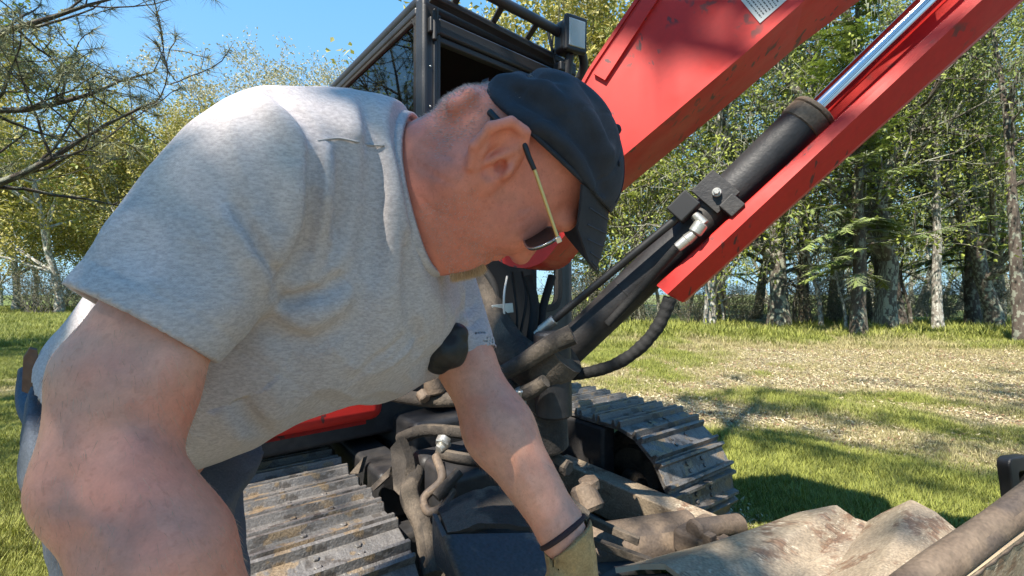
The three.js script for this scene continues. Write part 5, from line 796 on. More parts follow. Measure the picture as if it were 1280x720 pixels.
// --- t-shirt
const colC = P(533, 246, 0.585), colN = V(0.975, 0.16, 0.12).normalize();
const colE1 = V(0, 1, 0).addScaledVector(colN, -colN.y).normalize(), colE2 = colN.clone().cross(colE1);
const shirt = (() => {
  const sR0 = P(330, 244, 0.475), sR1 = P(182, 410, 0.402), axR = sR1.clone().sub(sR0).normalize(), hemR = plane3(sR1, axR);
  const slv = seg3(sR0, sR1.clone().addScaledVector(axR, 0.06), 0.079, 0.0610), slvIn = seg3(sR0, sR1.clone().addScaledVector(axR, 0.10), 0.062, 0.0515);
  const delt = ell3(P(346, 224, 0.475), V(0.8, 0.6, 0), V(-0.6, 0.8, 0), zAx, 0.088, 0.066, 0.075);
  const tor = seg3(J.chest, J.belly, 0.183, 0.136), chest2 = ell3(P(402, 330, 0.63), V(-0.78, -0.63, 0), V(-0.63, 0.78, 0), zAx, 0.19, 0.19, 0.165), bulge = ell3(P(300, 455, 0.60), V(0.78, 0.63, 0), V(-0.63, 0.78, 0), zAx, 0.16, 0.10, 0.12);
  const trap = seg3(P(415, 235, 0.585), P(520, 243, 0.585), 0.103, 0.096), trapN = seg3(P(350, 205, 0.495), P(480, 208, 0.56), 0.056, 0.070), trapF = seg3(P(450, 230, 0.62), P(535, 322, 0.82), 0.10, 0.075);
  const drape = seg3(P(470, 350, 0.68), P(480, 432, 0.70), 0.12, 0.068), drape2 = seg3(P(430, 400, 0.66), P(545, 425, 0.76), 0.10, 0.055);
  const lS = P(535, 325, 0.82), lH = P(581, 452, 0.765), axL = lH.clone().sub(lS).normalize(), slvL = seg3(lS, lH.clone().addScaledVector(axL, 0.06), 0.074, 0.0555), slvLIn = seg3(lS, lH.clone().addScaledVector(axL, 0.1), 0.06, 0.0505), hemL = plane3(lH, axL);
  const wa = J.belly.clone().sub(J.chest).normalize(), hemW = plane3(P(146, 508, 0.67), V(-0.60, -0.80, 0.0).normalize()), inW = seg3(J.chest, J.belly.clone().addScaledVector(wa, 0.2), 0.17, 0.152);
  const colP = plane3(colC, colN), neckHole = seg3(J.neck.clone().addScaledVector(colN, 0.06), colC.clone().addScaledVector(colN, -0.03), 0.082, 0.079);
  const base = (x, y, z) => {
    let s = smin(slv(x, y, z), delt(x, y, z), 0.05); s = Math.max(s, hemR(x, y, z)); const hr = hemR(x, y, z); if (hr > -0.03) s = smax(s, -Math.max(slvIn(x, y, z), -hr - 0.014), 0.002);
    let t = smin(tor(x, y, z), chest2(x, y, z), 0.05); t = smin(t, bulge(x, y, z), 0.06); t = smin(t, drape(x, y, z), 0.07); t = smin(t, drape2(x, y, z), 0.06);
    t = smax(t, hemW(x, y, z), 0.004); if (hemW(x, y, z) > -0.04) t = smax(t, -inW(x, y, z), 0.003);
    let k = smin(trap(x, y, z), smin(trapN(x, y, z), trapF(x, y, z), 0.05), 0.05);
    t = smin(t, k, 0.05);
    const dn = Math.hypot(x - colC.x, y - colC.y, z - colC.z); if (dn < 0.2) { t = smax(t, -Math.max(-colP(x, y, z), dn - 0.175), 0.004); t = smax(t, -neckHole(x, y, z), 0.004); }
    let l = Math.max(slvL(x, y, z), hemL(x, y, z)); if (hemL(x, y, z) > -0.03) l = smax(l, -slvLIn(x, y, z), 0.002);
    // the sleeve joins softly on top of the shoulder and hangs apart below it
    const soft = 0.010 + 0.05 * sstep(0.02, 0.12, (y - sR0.y) + (x - sR0.x) * 0.25);
    return smin(smin(s, t, soft), l, 0.022);
  };
  // folds: lines on the cloth with height (+) or depth (-)
  const line = (pts, amp, w) => ({ p: pts.map(([x, y]) => march(base, x, y)), amp, w });
  const folds = [
    line([[340, 112], [360, 128], [382, 150], [394, 180]], -0.014, 0.008), line([[325, 120], [350, 142], [372, 168], [384, 196]], 0.006, 0.014),
    line([[394, 185], [392, 230], [389, 275], [380, 315], [352, 352]], -0.022, 0.008), line([[410, 190], [407, 245], [403, 300], [386, 345], [352, 370]], 0.011, 0.012), line([[376, 200], [374, 240], [368, 280], [352, 318]], 0.008, 0.013),
    line([[292, 252], [304, 276], [322, 308], [342, 345]], -0.007, 0.008), line([[280, 256], [292, 285], [312, 320], [336, 356]], 0.006, 0.012), line([[312, 262], [330, 300], [350, 335]], 0.004, 0.016),
    line([[446, 190], [440, 250], [424, 310], [400, 360], [378, 392]], 0.006, 0.016), line([[428, 200], [424, 260], [408, 318], [386, 366]], -0.006, 0.013),
    line([[470, 190], [468, 250], [462, 320], [452, 390], [440, 450]], -0.0055, 0.012), line([[490, 190], [492, 250], [494, 320], [492, 380]], 0.006, 0.014), line([[508, 300], [512, 350], [516, 400], [524, 440]], -0.006, 0.010),
    line([[456, 122], [462, 150], [466, 178], [468, 196]], -0.005, 0.010), line([[440, 128], [446, 160], [450, 180]], 0.004, 0.013),
    line([[345, 362], [360, 372], [400, 365], [430, 340]], -0.006, 0.012), line([[340, 385], [380, 402], [420, 385], [445, 365]], 0.005, 0.016), line([[350, 420], [390, 432], [430, 412]], -0.0045, 0.013),
    line([[310, 410], [330, 455], [345, 500], [350, 540]], 0.004, 0.020), line([[290, 480], [310, 520], [335, 545]], -0.006, 0.012), line([[270, 505], [300, 545], [330, 560]], 0.005, 0.014),
    line([[520, 410], [498, 430], [468, 452], [440, 478]], -0.0035, 0.006), line([[530, 420], [508, 442], [480, 462]], 0.003, 0.009),
    line([[558, 350], [560, 380], [562, 405]], -0.006, 0.010), line([[574, 345], [578, 385], [584, 430]], 0.005, 0.012), line([[598, 375], [586, 388], [572, 394]], -0.004, 0.007), line([[603, 395], [590, 406], [575, 410]], -0.003, 0.006),
    line([[120, 345], [150, 370], [190, 392], [235, 420], [270, 448]], 0.0016, 0.010),
    line([[200, 200], [170, 250], [135, 300], [105, 338]], 0.004, 0.020), line([[250, 300], [230, 350], [215, 395]], -0.003, 0.022), line([[200, 270], [175, 320], [155, 362]], -0.003, 0.022), line([[290, 370], [275, 410], [262, 440]], 0.003, 0.018),
  ];
  for (const f of folds) { f.c = V(); f.p.forEach(q => f.c.add(q)); f.c.multiplyScalar(1 / f.p.length); f.r = Math.max(...f.p.map(q => q.distanceTo(f.c))) + f.w * 2.6; }
  const foldAt = (x, y, z) => {
    let s = 0;
    for (const f of folds) {
      const cx = x - f.c.x, cy = y - f.c.y, cz = z - f.c.z; if (cx * cx + cy * cy + cz * cz > f.r * f.r) continue;
      let best = 9, bt = 0; const n = f.p.length - 1;
      for (let i = 0; i < n; i++) { const a = f.p[i], b = f.p[i + 1], bx = b.x - a.x, by = b.y - a.y, bz = b.z - a.z, px = x - a.x, py = y - a.y, pz = z - a.z; let h = (px * bx + py * by + pz * bz) / (bx * bx + by * by + bz * bz); h = h < 0 ? 0 : h > 1 ? 1 : h; const d = (px - bx * h) ** 2 + (py - by * h) ** 2 + (pz - bz * h) ** 2; if (d < best) { best = d; bt = (i + h) / n; } }
      const taper = Math.sin(Math.PI * clamp(bt * 0.92 + 0.04, 0, 1)) ** 0.6; s += 1.9 * f.amp * taper * Math.exp(-best / (0.72 * f.w * f.w));
    }
    return s;
  };
  const f = (x, y, z) => {
    let d = base(x, y, z);
    const hd = hemR(x, y, z), nh = Math.hypot(x - sR1.x, y - sR1.y, z - sR1.z) < 0.13 ? sstep(-0.012, -0.055, hd) * 0.9 + 0.1 : 1;
    if (d < 0.03 && d > -0.03) { const d0 = d; d -= foldAt(x, y, z) * nh; d += nh * (0.0060 * (n3(x * 14 + 3, y * 14 + 8, z * 14) - 0.5) + 0.012 * Math.abs(n3(x * 26 + y * 7 + 5, y * 7 - x * 5, z * 16) - 0.5) * sstep(-0.02, 0.10, x + 0.33 + (1.36 - y) * 0.3)); + 0.0035 * (n3(x * 34 + y * 18, y * 26 - x * 12, z * 30) - 0.5); }
    // a stitched hem pressed into the sleeve
    const hr = hemR(x, y, z); if (hr > -0.03 && hr < -0.018 && d > -0.01) d += 0.0008 * Math.exp(-(((hr + 0.023) / 0.0025) ** 2));
    return d;
  };
  return { f, base, sR0 };
})();
const clothMap = colorTex(1024, (u, v) => {            // heathered grey jersey: short slanting streaks of darker and lighter yarn
  const a = n2(u * 36 + v * 24, v * 150 - u * 60, 256, 4), s1 = fbm2((u + v * 0.5) * 44, v * 170, 44, 3, 2), s2 = fbm2(u * 60, v * 150, 30, 12, 3), k = fbm2(u * 256, v * 256, 256, 9, 2);
  const t = clamp(0.5 + 1.5 * (s2 - 0.5) + 0.7 * (k - 0.5), 0, 1); return mix3([0.385, 0.348, 0.352], [0.56, 0.515, 0.515], t);
}, 5);
const knit = dataTex(512, (u, v) => 0.5 + 0.25 * Math.sin(u * Math.PI * 2 * 128) * Math.sin(v * Math.PI * 2 * 128) + 0.5 * (fbm2(u * 60, v * 60, 60, 5, 3) - 0.5), 5);
M_.jersey = MP({ map: clothMap, roughness: 0.95, bumpMap: knit, bumpScale: 0.0009, sheen: 0.35, sheenColor: rgb(0.55, 0.56, 0.58), sheenRoughness: 0.7 });
const shirtGeo = surfaceNets(shirt.f, V(-0.72, 0.93, -0.96), V(0.06, 1.56, -0.28), 0.0042, { safe: 1.6 });
const shirtMesh = part('t_shirt', [shirtGeo], M_.jersey, man);
// collar band, ribbed
{
  const w = 0.028, prof = [[0, 0], [0.004, 0.001], [0.0055, 0.006], [0.0055, 0.018], [0.004, w], [0, w + 0.001], [-0.0015, 0.018], [-0.0015, 0.006]], seg = 120, pos = [], idx = [];
  for (let i = 0; i < seg; i++) { const a = i / seg * Math.PI * 2, ca = Math.cos(a), sa = Math.sin(a); const rx = 0.099, ry = 0.090, wob = 0.002 * Math.sin(a * 5 + 1);
    prof.forEach(([o, b]) => { const q = colC.clone().addScaledVector(colE1, ca * (rx + o + b * 0.18 + wob)).addScaledVector(colE2, sa * (ry + o + b * 0.18 + wob)).addScaledVector(colN, 0.006 - b); pos.push(q.x, q.y, q.z); }); }
  const n = prof.length; for (let i = 0; i < seg; i++) for (let j = 0; j < n; j++) { const a = i * n + j, b = i * n + (j + 1) % n, c = ((i + 1) % seg) * n + j, d = ((i + 1) % seg) * n + (j + 1) % n; idx.push(a, b, c, b, d, c); }
  const g = new THREE.BufferGeometry(); g.setAttribute('position', new THREE.Float32BufferAttribute(pos, 3)); g.setIndex(idx); g.computeVertexNormals();
  part('collar', [g], M_.jersey, shirtMesh);
  // seams: shoulder seam and sleeve hem stitching
  const seam = pts => tube(pts.map(([x, y]) => march(shirt.f, x, y).addScaledVector(rayDir(x, y).normalize(), -0.0006)), 0.0011, 60, 5);
  part('shoulder_seam', [seam([[397, 176], [410, 174], [425, 173], [445, 177], [460, 181], [480, 182]])], MS({ color: rgb(0.34, 0.33, 0.33), roughness: 1 }), shirtMesh);
}
// --- jeans
const jeansF = (() => {
  const pe = seg3(P(192, 472, 0.67), P(212, 548, 0.68), 0.122, 0.124), bt = ell3(P(204, 530, 0.66), V(1, 0, 0), UP, zAx, 0.120, 0.14, 0.16), r1 = seg3(J.hipR, J.knR, 0.095, 0.075), r2 = seg3(J.knR, J.anR, 0.078, 0.065), l1 = seg3(J.hipL, J.knL, 0.10, 0.078), l2 = seg3(J.knL, J.anL, 0.08, 0.066), top = plane3(P(146, 478, 0.67), V(0.60, 0.80, 0).normalize());
  return (x, y, z) => { let d = smin(smin(pe(x, y, z), bt(x, y, z), 0.04), smin(smin(r1(x, y, z), r2(x, y, z), 0.03), smin(l1(x, y, z), l2(x, y, z), 0.03), 0.01), 0.04); d += 0.008 * (n3(x * 12, y * 22, z * 12) - 0.5) + 0.004 * (n3(x * 40, y * 55, z * 40) - 0.5); return Math.max(d, top(x, y, z), 0.09 - y); };
})();
const denim = colorTex(512, (u, v) => { const t = fbm2(u * 120 + v * 40, v * 60, 60, 3, 2), n = fbm2(u * 5, v * 5, 5, 9, 4), k = n2(u * 256, v * 256, 256, 4); return mul3(mix3([0.05, 0.064, 0.085], [0.135, 0.155, 0.185], n * 0.7 + t * 0.3), 0.75 + 0.4 * k); }, 4);
M_.denim = MS({ map: denim, roughness: 0.95, bumpMap: knit, bumpScale: 0.001 });
const jeans = part('jeans', [surfaceNets(jeansF, V(-0.84, 0.06, -1.0), V(-0.30, 1.15, -0.40), 0.008)], M_.denim, man);
{ // waistband with leather patch and seam
  const onJ = (px, py, o = 0.003) => { const p = march(jeansF, px, py, 0.3, 1.2); const r = rayDir(px, py).normalize(); return p.addScaledVector(r, -o); };
  const q = [[29, 448], [37, 436], [46, 438], [50, 462], [40, 494], [27, 489]].map(([x, y]) => P(x, y, 0.575));
  part('leather_patch', [slab(q, V(-0.004, 0.002, -0.004))], MS({ map: colorTex(256, (u, v) => { const n = fbm2(u * 20, v * 20, 20, 4, 4), d = speck(u, v, 9, 8, 0.5, 0.62); return mix3(mix3([0.11, 0.05, 0.027], [0.20, 0.10, 0.055], n), [0.12, 0.07, 0.05], d * 0.6); }, 8), roughness: 0.8, bumpMap: grit, bumpScale: 0.001 }), jeans);
  part('waistband', [tube([P(33, 462, 0.68), P(30, 500, 0.655), P(60, 545, 0.56), P(130, 575, 0.53), P(205, 606, 0.56)], 0.009, 50, 8)], M_.denim, jeans);
  part('seam', [tube([P(50, 520, 0.57), P(40, 560, 0.57), P(60, 610, 0.53)], 0.002, 20, 6)], M_.denim, jeans);
}
for (const a of [J.anR, J.anL]) {                      // boots, out of the picture
  const toe = a.clone().add(V(0.17, -0.055, 0.03)), sole = surfaceNets((() => { const s1 = seg3(a, a.clone().add(V(0, -0.05, 0)), 0.06, 0.05), s2 = seg3(a.clone().add(V(0, -0.05, 0)), toe, 0.05, 0.042); return (x, y, z) => Math.max(smin(s1(x, y, z), s2(x, y, z), 0.03), 0.002 - y); })(), a.clone().add(V(-0.12, -0.11, -0.12)), a.clone().add(V(0.26, 0.1, 0.13)), 0.01);
  part('boot', [sole], MS({ color: rgb(0.09, 0.06, 0.04), roughness: 0.8 }), man);
}
// --- cap: crown, brim, button, back strap
{
  const capN0 = hU.clone().multiplyScalar(0.80).addScaledVector(hF, -0.42); const k = hp(-0.088, -0.030, 0.0), k2 = hp(0.090, 0.018, 0.0);
  // the edge plane holds the nape and forehead points and the side axis
  const edgeDir = P(706, 210, 0.5).sub(P(597, 113, 0.5)).normalize(), eN = hR.clone().cross(edgeDir).normalize(); if (eN.dot(hU) < 0) eN.negate();
  const e0 = P(652, 161, 0.50), cut = plane3(e0, eN), outer = ell3(hp(0.004, 0.002, 0), hF, hU, hR, 0.1015, 0.1015, 0.0875), top = ell3(hp(0.030, 0.040, 0), hF, hU, hR, 0.078, 0.060, 0.072);
  const inner = ell3(hp(-0.002, 0.0, 0), hF, hU, hR, 0.086, 0.086, 0.070);
  const cr = [[[[600, 108], [650, 120], [700, 150], [735, 190], [752, 240]], -0.005, 0.010], [[[625, 100], [680, 108], [730, 140], [760, 190]], 0.005, 0.012], [[[640, 150], [690, 165], [725, 200], [745, 250]], 0.004, 0.012], [[[660, 165], [700, 195], [722, 235]], -0.004, 0.009], [[[630, 88], [665, 96], [700, 96]], -0.004, 0.009], [[[735, 108], [752, 135], [764, 170]], -0.005, 0.009], [[[612, 118], [640, 140], [668, 160]], 0.003, 0.010], [[[700, 110], [722, 140], [742, 178]], -0.0035, 0.008]];
  const base = (x, y, z) => smin(outer(x, y, z), top(x, y, z), 0.015);
  const L = cr.map(([p, amp, w]) => ({ p: p.map(([x, y]) => march(base, x, y)), amp, w }));
  const seamDirs = [0, 1, 2, 3, 4, 5].map(i => { const a = (i + 0.5) / 6 * Math.PI; return hF.clone().multiplyScalar(Math.cos(a)).addScaledVector(hR, Math.sin(a)); });
  const f = (x, y, z) => {
    let d = base(x, y, z);
    if (Math.abs(d) < 0.02) { for (const l of L) { let best = 9; for (let i = 0; i + 1 < l.p.length; i++) { const a = l.p[i], b = l.p[i + 1], bx = b.x - a.x, by = b.y - a.y, bz = b.z - a.z, px = x - a.x, py = y - a.y, pz = z - a.z; let h = clamp((px * bx + py * by + pz * bz) / (bx * bx + by * by + bz * bz), 0, 1); best = Math.min(best, (px - bx * h) ** 2 + (py - by * h) ** 2 + (pz - bz * h) ** 2); } d -= 1.7 * l.amp * Math.exp(-best / (l.w * l.w)); }
      d += 0.004 * (n3(x * 22, y * 22, z * 22 + 5) - 0.5); const q = (x - hC.x) * hF.x + (y - hC.y) * hF.y + (z - hC.z) * hF.z, s = (x - hC.x) * hR.x + (y - hC.y) * hR.y + (z - hC.z) * hR.z; const an = Math.atan2(s, q) * 3 / Math.PI, fr = Math.abs(an - Math.round(an)) * Math.hypot(q, s) * Math.PI / 3; d += 0.0012 * Math.exp(-((fr / 0.0022) ** 2)); }
    return smax(Math.max(d, -inner(x, y, z)), -cut(x, y, z), 0.003);
  };
  const twill = colorTex(512, (u, v) => { const w = 0.5 + 0.5 * Math.sin((u + v) * Math.PI * 2 * 110), n = fbm2(u * 9, v * 9, 9, 3, 4), k = n2(u * 256, v * 256, 256, 9); return mul3(mix3([0.017, 0.019, 0.026], [0.036, 0.040, 0.052], n), 0.75 + 0.25 * w + 0.25 * k); }, 7);
  M_.twill = MP({ map: twill, roughness: 0.88, bumpMap: knit, bumpScale: 0.0007, sheen: 0.25, sheenColor: rgb(0.3, 0.36, 0.5), sheenRoughness: 0.5 });
  const cap = part('cap', [surfaceNets(f, hC.clone().add(V(-0.16, -0.16, -0.14)), hC.clone().add(V(0.16, 0.16, 0.14)), 0.0032, { safe: 1.5 })], M_.twill, man);
  const poly = (L, v) => { const k = v * 2, i = k < 1 ? 0 : 1, t = k - i; return [mix(L[i][0], L[i + 1][0], t), mix(L[i][1], L[i + 1][1], t)]; };
  const brim = gridSolid((u, v) => { const a = (u - 0.5) * 2, sd = poly([[0.034, 0.030], [0.082, 0.012], [0.132, 0.016]], v), ce = poly([[0.092, 0.070], [0.132, 0.054], [0.170, 0.030]], v), k = a * a; return hp(mix(ce[0], sd[0], k), mix(ce[1], sd[1], k), a * mix(0.086, 0.066, v * v) * (1 - 0.08 * k * v)); }, 40, 16, 0.0035);
  part('brim', [brim], MP({ map: twill, roughness: 0.85, bumpMap: knit, bumpScale: 0.0005 }), cap);
  part('button', [rod(hp(0.006, 0.100, 0), hp(0.006, 0.111, 0), 0.008, 0.006, 14, 0.002)], M_.twill, cap);
  // panel seams, eyelets and rows of stitching on the brim
  const thread = MS({ color: rgb(0.010, 0.013, 0.022), roughness: 0.9 }), light = MS({ color: rgb(0.045, 0.055, 0.08), roughness: 0.9 });
  const skinOf = dir => { let lo = 0, hi = 0.2; for (let i = 0; i < 22; i++) { const m = (lo + hi) / 2, q = hC.clone().addScaledVector(dir, m); f(q.x, q.y, q.z) < 0 ? lo = m : hi = m; } return hC.clone().addScaledVector(dir, lo); };
  for (let s = 0; s < 6; s++) { const an = (s + 0.5) / 6 * Math.PI * 2, out = hF.clone().multiplyScalar(Math.cos(an)).addScaledVector(hR, Math.sin(an)), pts = []; for (let i = 0; i <= 14; i++) { const t = 0.06 + i / 14 * 1.5, d = hU.clone().multiplyScalar(Math.cos(t)).addScaledVector(out, Math.sin(t)), q = skinOf(d); if (cut(q.x, q.y, q.z) < 0.004 || q.distanceTo(hC) > 0.14 || q.distanceTo(hC) < 0.06) break; pts.push(q); } if (pts.length > 4) { part('seam', [tube(pts, 0.0011, 40, 5)], thread, cap); const m = pts[Math.min(5, pts.length - 1)], e2 = skinOf(m.clone().sub(hC).normalize().addScaledVector(out.clone().cross(hU), 0.28).normalize()); const nrm = e2.clone().sub(hC).normalize(); part('eyelet', [rod(e2.clone().addScaledVector(nrm, -0.001), e2.clone().addScaledVector(nrm, 0.0012), 0.0038, 0.0032, 12, 0.0005)], thread, cap); } }
  for (const v of [0.2, 0.4, 0.6, 0.8, 0.95]) { const pts = []; for (let i = 1; i < 24; i++) { const a = (i / 24 - 0.5) * 1.94, sd = poly([[0.034, 0.030], [0.082, 0.012], [0.132, 0.016]], v), ce = poly([[0.092, 0.070], [0.132, 0.054], [0.170, 0.030]], v), k = a * a; pts.push(hp(mix(ce[0], sd[0], k), mix(ce[1], sd[1], k) + 0.0008, a * mix(0.086, 0.066, v * v) * (1 - 0.08 * k * v))); } part('brim_stitching', [tube(pts, 0.0009, 40, 5)], light, cap); }
  // sweatband rim along the edge and the strap end at the back
  const rim = []; for (let i = 0; i <= 40; i++) { const a = i / 40 * Math.PI * 2; const d = edgeDir.clone().multiplyScalar(Math.cos(a)).addScaledVector(hR, Math.sin(a)); let o = e0.clone().addScaledVector(hR, -hR.dot(e0.clone().sub(hC))); let lo = 0, hi = 0.2; for (let k2 = 0; k2 < 24; k2++) { const m = (lo + hi) / 2, q = o.clone().addScaledVector(d, m); base(q.x, q.y, q.z) < 0 ? lo = m : hi = m; } rim.push(o.clone().addScaledVector(d, lo - 0.001).addScaledVector(eN, 0.002)); }
  part('cap_edge', [tube(rim, 0.0026, 120, 6)], M_.twill, cap);
  part('cap_strap', [slab([P(596, 116, 0.545), P(603, 100, 0.55), P(611, 97, 0.55), P(603, 116, 0.545)], V(0, 0, -0.05))], M_.twill, cap);
}
// --- glasses
{
  const metal = MS({ color: rgb(0.80, 0.52, 0.20), metalness: 0.9, roughness: 0.28 }), tip = MS({ color: rgb(0.012, 0.011, 0.012), roughness: 0.35 });
  const gl = partGroup('glasses', man);
  const T = [[655, 180, 0.470], [661, 196, 0.470], [668, 212, 0.472]].map(q => P(...q)), hinge = P(697, 297, 0.484);
  const side = s => s > 0;
  part('temple_tip', [tube([P(612, 140, 0.486), P(622, 150, 0.481), P(640, 163, 0.478), ...T], t => 0.0026 + 0.0012 * (1 - t), 40, 8)], tip, gl);
  part('temple_tip', [slab([P(613, 140, 0.484), P(634, 153, 0.480), P(626, 158, 0.480), P(612, 156, 0.482)], V(0, 0, -0.004))], tip, gl);
  part('temple_arm', [rod(T[2], hinge, 0.0021, 0.0019, 10, 0.0005)], metal, gl);
  part('temple_arm', [rod(T[2].clone().addScaledVector(hR, -0.155), hinge.clone().addScaledVector(hR, -0.140), 0.0021, 0.0019, 10)], metal, gl);
  const lx = hR.clone().negate(), lu = hU.clone().addScaledVector(hF, -0.06).normalize(), c0 = hinge.clone().addScaledVector(hR, -0.008).addScaledVector(hF, 0.004);
  const lens = MP({ color: rgb(0.012, 0.011, 0.011), roughness: 0.08 });
  for (const k of [0, 1]) {
    const o = c0.clone().addScaledVector(lx, 0.028 + k * 0.066).addScaledVector(lu, -0.014);
    const pts = []; for (let i = 0; i < 28; i++) { const a = i / 28 * Math.PI * 2, ca = Math.cos(a), sa = Math.sin(a); pts.push(o.clone().addScaledVector(lx, 0.028 * Math.sign(ca) * Math.abs(ca) ** 0.75).addScaledVector(lu, 0.0195 * Math.sign(sa) * Math.abs(sa) ** 0.75)); }
    part('lens', [slab(pts, hF.clone().multiplyScalar(0.003))], lens, gl);
    part('lens_rim', [tube([...pts, pts[0]], 0.0013, 60, 6)], MS({ color: rgb(0.5, 0.5, 0.5), metalness: 0.9, roughness: 0.25 }), gl);
  }
  part('bridge', [tube([c0.clone().addScaledVector(lx, 0.056).addScaledVector(lu, -0.010), c0.clone().addScaledVector(lx, 0.061).addScaledVector(lu, -0.006).addScaledVector(hF, 0.003), c0.clone().addScaledVector(lx, 0.066).addScaledVector(lu, -0.010)], 0.0013, 12, 6)], metal, gl);
  part('hinge', [obox(hinge.clone().addScaledVector(hF, 0.002), hR, lu, hR.clone().cross(lu), 0.006, 0.006, 0.007, 0.001)], MS({ color: rgb(0.6, 0.58, 0.55), metalness: 0.9, roughness: 0.3 }), gl);
}
// --- cropped hair at the nape, and the beard on the chin
function bristles(region, n, len, wid, lie, color, seed, spread, geo = headGeo) {
  const r = rng(seed), pos = [], col = [], lo = hC.clone().add(V(-0.2, -0.2, -0.14)), idxs = [];
  const p = geo.attributes.position, nn = geo.attributes.normal, ok = []; const q = V(), m = V();
  for (let i = 0; i < p.count; i++) { q.fromBufferAttribute(p, i); const w = region(q); if (w > 0) ok.push([i, w]); }
  for (let k = 0; k < n; k++) {
    const [i, w] = ok[Math.floor(r() * ok.length)]; if (r() > w) continue; q.fromBufferAttribute(p, i); m.fromBufferAttribute(nn, i);
    q.add(V(r() - 0.5, r() - 0.5, r() - 0.5).multiplyScalar(0.003)).addScaledVector(m, -0.0005);
    const d = m.clone().multiplyScalar(1 - lie.k).addScaledVector(lie.d, lie.k).add(V(r() - 0.5, r() - 0.5, r() - 0.5).multiplyScalar(spread)).normalize(), s = d.clone().cross(V(r() - 0.5, r() - 0.5, r() - 0.5)).normalize().multiplyScalar(wid), e = q.clone().addScaledVector(d, len * (0.6 + 0.8 * r()));
    pos.push(q.x - s.x, q.y - s.y, q.z - s.z, q.x + s.x, q.y + s.y, q.z + s.z, e.x, e.y, e.z); const c = color(r()); for (let j = 0; j < 3; j++) col.push(...c);
  }
  const g = new THREE.BufferGeometry(); g.setAttribute('position', new THREE.Float32BufferAttribute(pos, 3)); g.setAttribute('color', new THREE.Float32BufferAttribute(col, 3)); g.computeVertexNormals(); return g;
}
const hairM = MS({ vertexColors: true, roughness: 0.7 });
{
  const loc = q => { const v = q.clone().sub(hC); return [v.dot(hF), v.dot(hU), v.dot(hR)]; };
  const hairReg = q => { const [f, u, s] = loc(q); const edge = -0.035 + 0.6 * (f + 0.09); return f < 0.0 && u < 0.05 && f > -0.16 ? sstep(-0.02, -0.055, f) * sstep(-0.125, -0.075, u) * (s > 0.066 ? 0 : 1) : 0; };
  const hr = part('hair', [bristles(hairReg, 16000, 0.0035, 0.00022, { k: 0.55, d: hU.clone().negate() }, t => mul3([0.52, 0.47, 0.45], 0.5 + 0.7 * t), 5, 0.5)], hairM, man); hr.userData.label = 'very short grey hair at the nape'; hr.userData.kind = 'stuff';
  const stubReg = q => { const [f, u, s] = loc(q); return f > -0.005 && f < 0.10 && u < -0.075 && s > 0.0 && u > -0.15 ? sstep(-0.07, -0.105, u) : 0; };
  const sb = part('stubble', [bristles(stubReg, 5000, 0.0022, 0.00018, { k: 0.4, d: hU.clone().negate() }, t => mul3([0.55, 0.50, 0.46], 0.5 + 0.7 * t), 9, 0.5)], hairM, man); sb.userData.kind = 'stuff';
  const beardReg = q => { const [f, u, s] = loc(q); return f > 0.072 && u < -0.108 && u > -0.150 && Math.abs(s) < 0.030 ? 1 : 0; };
  const bd = part('beard', [bristles(beardReg, 9000, 0.010, 0.0003, { k: 0.35, d: hF.clone().addScaledVector(hU, -0.5).normalize() }, t => mix3([0.42, 0.25, 0.12], [0.80, 0.58, 0.34], t), 6, 0.6)], hairM, man); bd.userData.label = 'short sandy beard on the chin'; bd.userData.kind = 'stuff';
}
{ // fine hair on both arms, a band at the wrist under the glove
  const near = q => q.x < -0.17 && q.z > -0.42 && q.y < 1.24 ? 1 : 0, far = q => q.x > -0.08 && q.z > -0.78 && q.y < 1.14 ? 1 : 0;
  const tone = t => mix3([0.34, 0.20, 0.12], [0.60, 0.42, 0.28], t);
  for (const [reg, n, d, s] of [[near, 5200, V(0.25, -0.95, 0.05), 31], [far, 1700, V(0.5, -0.85, 0.1), 32]]) { const h = part('arm_hair', [bristles(reg, n, 0.010, 0.00011, { k: 0.80, d }, tone, s, 0.5, bodyGeo)], hairM, man); h.userData.kind = 'stuff'; }
  const wd = J.wrL.clone().sub(J.foL).normalize(), ring = []; const a = wd.clone().cross(V(0, 0, 1)).normalize(), b = wd.clone().cross(a); for (let i = 0; i <= 28; i++) { const t = i / 28 * Math.PI * 2; ring.push(J.wrL.clone().addScaledVector(wd, -0.004).addScaledVector(a, 0.0365 * Math.cos(t)).addScaledVector(b, 0.0365 * Math.sin(t))); }
  part('wristband', [tube(ring, 0.004, 60, 8)], MS({ color: rgb(0.03, 0.015, 0.018), roughness: 0.8 }), man);
}
